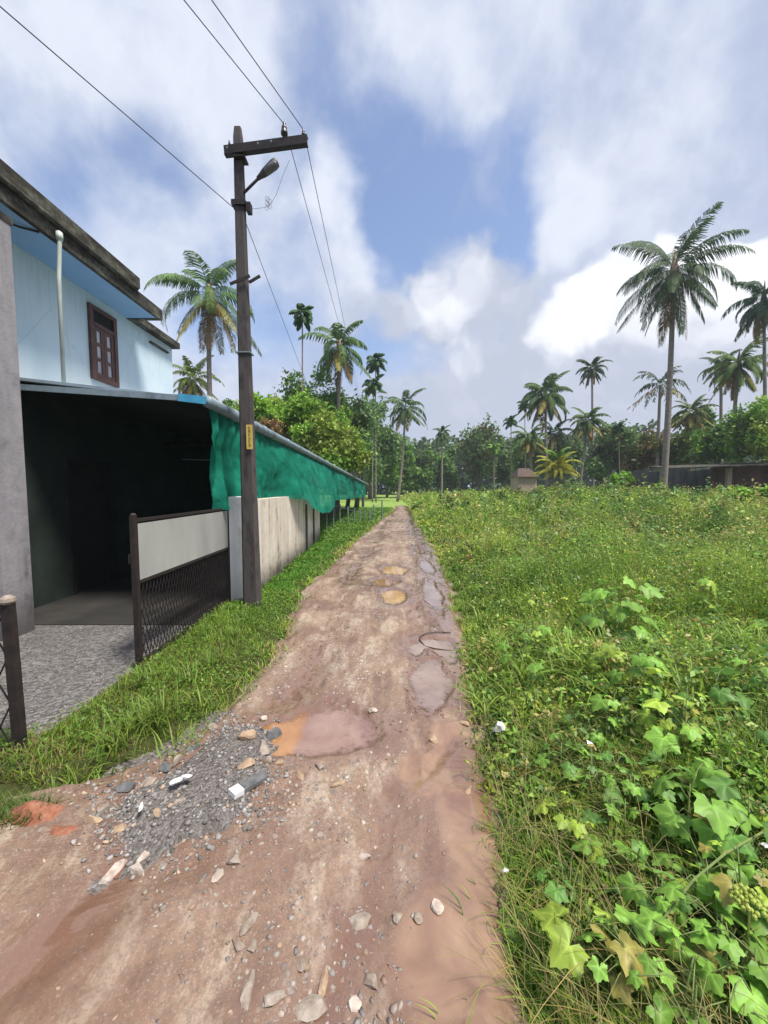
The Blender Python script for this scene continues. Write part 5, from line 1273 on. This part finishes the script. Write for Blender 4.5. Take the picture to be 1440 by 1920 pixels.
n = 9000; x = RNG.uniform(hx.min() - .2, hx.max() + .2, n); y = RNG.uniform(hy.min() - .2, hy.max() + .2, n); sgn = np.where(inside(x, y), segd(x, y), -segd(x, y)) + (fbm(x * 7, y * 7, 68, 4, .6) - .5) * .22; k = RNG.uniform(size=n) < sst(sgn, -.16, .12) * (.35 + .65 * sst(vn(x * 9, y * 9, 31), .2, .6)); x, y = x[k], y[k]; n = len(x)
s = .008 + .034 * RNG.uniform(size=n) ** 3.2; g_ = RNG.uniform(.09, .32, (n, 1)); cols = np.concatenate([g_ * 1.0, g_ * .94, g_ * .89], 1); wm = RNG.uniform(size=n) < .10; cols[wm] = np.array([.38, .28, .20]) * RNG.uniform(.6, 1.1, (int(wm.sum()), 1))
scatter_rocks('rubble_gravel', x, y, np.maximum(heapz(x, y), road_z(x, y)[0]) + s * .08, s, cols, 'small grey stones covering the rubble heap')
# pebbles pressed into the road
n = 10000; yv = .75 * (16 / .75) ** RNG.uniform(size=n); lo = np.maximum(xl(yv) + .05, -1.25 * yv - .4); xv = lo + (xr(yv) - .12 - lo) * RNG.uniform(size=n)
_, wt, gr = road_z(xv, yv); k = (gr + .10 > RNG.uniform(size=n)) & (wt < .75); xv, yv = xv[k], yv[k]; n = len(xv)
s = (.006 + .042 * RNG.uniform(size=n) ** 4.5) * np.maximum(1, yv / 6); zz, _, _ = road_z(xv, yv)
base = np.array([[.36, .31, .26], [.25, .205, .165], [.44, .38, .31], [.33, .23, .16]])[RNG.integers(0, 4, n)] * RNG.uniform(.7, 1.15, (n, 1))
scatter_rocks('road_gravel', xv, yv, zz - s * .03, s, base * .85, 'small stones pressed into the muddy lane', flat=(.3, .55))
# denser embedded stones in the middle foreground
n = 1700; px_ = RNG.normal(620, 150, n); py_ = RNG.uniform(1480, 1990, n); k = (px_ > 300) & (px_ < 860 - (py_ - 1480) * .22 + 0); px_, py_ = px_[k], py_[k]; xv = np.array([gnd(a, b).x for a, b in zip(px_, py_)]); yv = np.array([gnd(a, b).y for a, b in zip(px_, py_)])
k = vn(xv * 5, yv * 5, 14) > .3; xv, yv = xv[k], yv[k]; n = len(xv); s = .007 + .040 * RNG.uniform(size=n) ** 3.4; zz = road_z(xv, yv)[0]
base = np.array([[.33, .27, .23], [.26, .21, .19], [.40, .34, .29], [.31, .21, .16], [.24, .225, .21]])[RNG.integers(0, 5, n)] * RNG.uniform(.75, 1.2, (n, 1))
scatter_rocks('lane_stones', xv, yv, zz - s * .06, s, base * .85, 'many stones embedded in the foreground mud', flat=(.25, .42))
# yard gravel
n = 2600; x = RNG.uniform(-3.6, -2.15, n); y = RNG.uniform(1.8, 4.2, n); s = RNG.uniform(.010, .028, n); g_ = RNG.uniform(.11, .28, (n, 1))
scatter_rocks('yard_gravel', x, y, np.full(n, .008), s, np.concatenate([g_, g_ * .96, g_ * .93], 1), 'grey gravel of the yard behind the gates')
# lumps of churned mud
n = 3600; yv = 2.3 * (14 / 2.3) ** RNG.uniform(size=n); xv = xl(yv) + .1 + (xr(yv) - xl(yv) - .2) * RNG.uniform(size=n); k = vn(xv * 2.5, yv * 1.4, 70) > .56; xv, yv = xv[k], yv[k]; n = len(xv)
zz, _, _ = road_z(xv, yv); s = RNG.uniform(.010, .038, n) * np.maximum(1, yv / 7); scatter_rocks('mud_clods', xv, yv, zz, s, np.array([[.15, .095, .07]]) * RNG.uniform(.7, 1.3, (n, 1)), 'churned clods of brown mud in the lane', 'mud', flat=(.3, .5))

def rock(px, py, wpx, mt, label, seed, asp=.75, flat=.6, name='stone', group='loose stones', zoff=None, col=None):
    g = gnd(px, py, .02); s = wpx / F * (g.y / math.cos(PITCH)) ; s = wpx / F * math.hypot(g.y, H) * .93
    V_, F3 = RK2[seed % 8]; V_ = V_ * np.array([1, asp, flat]) * s * .92
    z0 = max(rz(g.x, g.y), float(heapz(np.array([g.x]), np.array([g.y]))[0])) if g.x > xl(g.y) else hz(g.x, g.y)
    me = bpy.data.meshes.new(name); me.from_pydata(V_.tolist(), [], F3.tolist()); o = link_mesh(name, me, M[mt], None, (g.x, g.y, z0 + s * flat * .12))
    o.rotation_euler = (0, 0, seed * 1.7); return tag(o, label, 'stone', group)
rocks = [(512, 1373, 34, 's_dark', 'round dark stone half in the orange puddle', .95, .9), (332, 1426, 30, 's_grey', 'round grey stone at the edge of grass and rubble', .9, .9),
         (466, 1384, 44, 's_tan', 'tan stone left of the round dark one', .6, .5), (494, 1400, 48, 's_grey', 'flat grey stone under the round dark one', .7, .45), (462, 1441, 36, 's_tan', 'tan broken stone above the concrete piece', .8, .5),
         (500, 1424, 24, 's_grey', 'small squared grey stone right of the tan stone', .8, .7), (526, 1428, 22, 's_tan', 'small tan chip at the puddle rim', .7, .5), (496, 1344, 20, 's_white', 'pale stone at the back edge of the orange puddle', .8, .6),
         (212, 1617, 48, 's_white', 'long pale stone lowest at the rubble edge', .5, .45), (258, 1613, 38, 's_white', 'pinkish white stone beside the long pale one', .6, .45), (266, 1594, 30, 's_white', 'upper white stone of the pale three', .6, .5),
         (175, 1538, 36, 's_tan', 'brown flat stone at the left of the rubble', .5, .5), (280, 1464, 32, 's_grey', 'square light grey stone by the grass', .8, .5), (230, 1478, 42, 's_dark', 'dark block at the grass foot', .6, .5), (195, 1515, 26, 's_grey', 'light stone right of the red soil', .9, .8),
         (228, 1545, 28, 's_tan', 'small tan stone inside the rubble', .8, .4), (296, 1525, 26, 's_tan', 'flat ochre chip in the middle of the rubble', .6, .35), (335, 1505, 22, 's_grey', 'small grey chip right of the white scrap', .7, .4), (310, 1440, 30, 's_dark', 'dark stone left of the round grey one', .8, .6), (360, 1400, 34, 's_dark', 'dark stone behind the rubble by the grass', .7, .5),
         (400, 1360, 26, 's_grey', 'grey stone at the back of the rubble', .7, .5), (406, 1645, 28, 's_white', 'white stone lying in the mud below the rubble', .6, .4), (440, 1609, 34, 's_grey', 'grey pink stone in the mud right of the rubble', .6, .4), (568, 1790, 26, 's_grey', 'rounded stone left of the biggest embedded stone', .7, .4),
         (582, 1862, 52, 's_grey', 'biggest flat stone embedded at the bottom of the lane', .8, .35), (464, 1845, 44, 's_grey', 'wide flat stone at the bottom left of the biggest one', .7, .3), (512, 1864, 38, 's_grey', 'long slanted stone left of the biggest embedded stone', .45, .35), (698, 1825, 28, 's_grey', 'upright light stone at the slurry edge', 1.0, .5),
         (676, 1703, 40, 's_grey', 'flat grey stone in the middle foreground mud', .7, .35), (824, 1695, 26, 's_white', 'pale stone at the right of the foreground stones', .9, .6), (744, 1708, 24, 's_grey', 'small stone left of the speckled one', .7, .4), (780, 1712, 22, 's_grey', 'speckled small stone near the pale stone', .7, .5),
         (465, 1720, 40, 's_grey', 'bluish flat stone at the left foreground mud', .6, .35), (445, 1762, 26, 's_grey', 'oval grey stone under the bluish one', .8, .35), (473, 1765, 20, 's_grey', 'small oval stone beside the oval grey stone', .8, .35), (684, 1588, 28, 's_white', 'white sharp stone in the middle of the lane', .6, .45),
         (606, 1815, 44, 's_tan', 'long thin stone above the biggest embedded stone', .3, .3), (669, 1852, 24, 's_white', 'pale upright chip near the slurry', .9, .4), (812, 1382, 34, 's_tan', 'pale flat stone right of the muddy puddle', .5, .3), (697, 1332, 24, 's_white', 'white stone behind the muddy puddle', .6, .5),
         (560, 1450, 36, 's_tan', 'pale stone in front of the orange puddle', .5, .35), (635, 1466, 34, 's_tan', 'flat pale stone in front of the brown puddle', .5, .3), (600, 1435, 26, 's_grey', 'small stone at the near rim of the brown puddle', .6, .4), (880, 1475, 26, 's_tan', 'pale chip in the smooth right wheel track', .5, .25), (868, 1350, 30, 's_tan', 'flat pale slab at the right lane edge', .5, .3)]
for i, (a_, b2, ww, mt, lb, asp, fl) in enumerate(rocks): rock(a_, b2, ww, mt, lb, i, asp, fl)
# concrete piece with white end
g = gnd(468, 1470, .03); zc_ = float(heapz(np.array([g.x]), np.array([g.y]))[0]); rot = Matrix.Rotation(R(52), 3, 'Z') @ Matrix.Rotation(R(6), 3, 'Y')
q = MB(); q.box((g.x - .10, g.y - .03, zc_ + .01), (g.x + .10, g.y + .03, zc_ + .035), rot=rot, piv=(g.x, g.y, zc_ + .02)); cp = q.build('broken_tile', M['s_dark'], None, (g.x, g.y, zc_), bevel=.003); tag(cp, 'dark oblong block with a white end on the rubble', 'block')
q = MB(); q.box((g.x - .104, g.y - .031, zc_ + .012), (g.x - .05, g.y + .031, zc_ + .0375), rot=rot, piv=(g.x, g.y, zc_ + .02)); q.build('white_end', M['white'], cp)
def crumple(px, py, wpx, label, seed, name='plastic_scrap', flat=.4, z=.03, cat='litter', asp=.8, mt='white'):
    r = np.random.default_rng(seed); g = gnd(px, py, z); s = wpx / F * math.hypot(g.y, H) * .78
    V_, F3 = rock_arr(r, 2); V_ = V_ * (1 + r.uniform(-.22, .22, (len(V_), 1))) * np.array([1, asp, flat]) * s
    me = bpy.data.meshes.new(name); me.from_pydata(V_.tolist(), [], F3.tolist()); o = link_mesh(name, me, M[mt], None, (g.x, g.y, g.z)); o.rotation_euler = (.2, .1, seed); return tag(o, label, cat, 'white litter')
crumple(934, 1364, 36, 'crumpled white plastic bag at the lane edge on the grass', 1, 'plastic_bag', 1.0, .10, 'bag')
crumple(1104, 1391, 16, 'small white scrap deep in the weeds', 2, z=.22)
crumple(947, 1632, 13, 'tiny white scrap at the lane edge in the foreground', 3, z=.03)
crumple(332, 1462, 34, 'torn white wrapper lying on the rubble', 4, z=.07, flat=.25)
crumple(352, 1456, 24, 'cream torn piece next to the white wrapper', 9, z=.075, flat=.35)
crumple(266, 1513, 30, 'thin white strip of litter on the rubble', 5, z=.065, flat=.3, asp=.3)
crumple(1437, 1585, 14, 'white speck of litter at the right edge', 6, z=.25)
# black cable on the road
cp_ = [(845, 1188), (820, 1186), (800, 1189), (788, 1194), (787, 1199), (797, 1208), (815, 1214), (850, 1217), (880, 1212)]
q = MB(); pts = []
for a_, b2 in cp_:
    g = gnd(a_, b2, .01); pts.append(Vector((g.x, g.y, rz(g.x, g.y) + .012)))
q.tube(pts, .0055, 6); tag(q.build('cable_loop', M['cable'], None, pts[0]), 'dark bent cable lying by the puddle on the right of the lane', 'cable')
# twigs at the lane edge
for k, (pa, pb, lb) in enumerate([((893, 1408), (915, 1432), 'dark twig at the lane edge below the white bag'), ((945, 1740), (985, 1772), 'dark curved twig along the right edge of the slurry'), ((940, 1650), (943, 1690), 'thin short twig at the right lane edge')]):
    a, b_ = gnd(*pa, .02), gnd(*pb, .02); a.z = rz(a.x, a.y) + .01; b_.z = rz(b_.x - .03, b_.y) + .015; q = MB(); q.tube([a, a.lerp(b_, .4) + Vector((.012, .01, .006)), a.lerp(b_, .75) + Vector((-.008, 0, .003)), b_], [.005, .006, .005, .003], 6); tag(q.build('twig', M['bark'], None, a), lb, 'twig', 'twigs')
# red soil mound
c = gnd(55, 1535); c2 = gnd(110, 1560)
def redz(x, y):
    r = np.sqrt(((x - c.x) / .22) ** 2 + ((y - c.y) / .14) ** 2) + .5 * (fbm(x * 7, y * 7, 3) - .5); r2 = np.sqrt(((x - c2.x) / .26) ** 2 + ((y - c2.y) / .07) ** 2) + .5 * (fbm(x * 7, y * 7, 5) - .5)
    return np.maximum(.11 * (1 - sst(r, 0, 1.0)), .045 * (1 - sst(r2, .2, 1.1))) + (fbm(x * 16, y * 16, 6) - .5) * .02 - .03
tag(grid('red_soil', np.linspace(c.x - .35, c2.x + .4, 70), np.linspace(c.y - .25, c.y + .25, 50), redz, M['redsoil']), 'small mound of orange red laterite soil at the left edge', 'soil', None, 'stuff')

# ------------------------------------------------------------------ thin humid air
q = MB(); q.box((-130, -4, -1.2), (130, 125, 24)); hz_o = q.build('haze', None); m, t = mat_new('humid_air')
pv = t.nodes.new('ShaderNodeVolumePrincipled'); pv.inputs['Color'].default_value = (.86, .92, 1, 1); pv.inputs['Density'].default_value = .0009; pv.inputs['Anisotropy'].default_value = .2
o_ = t.nodes.new('ShaderNodeOutputMaterial'); t.links.new(pv.outputs[0], o_.inputs['Volume']); hz_o.data.materials.append(m)
tag(hz_o, 'thin pale humid air over the whole field', 'haze', None, 'stuff')
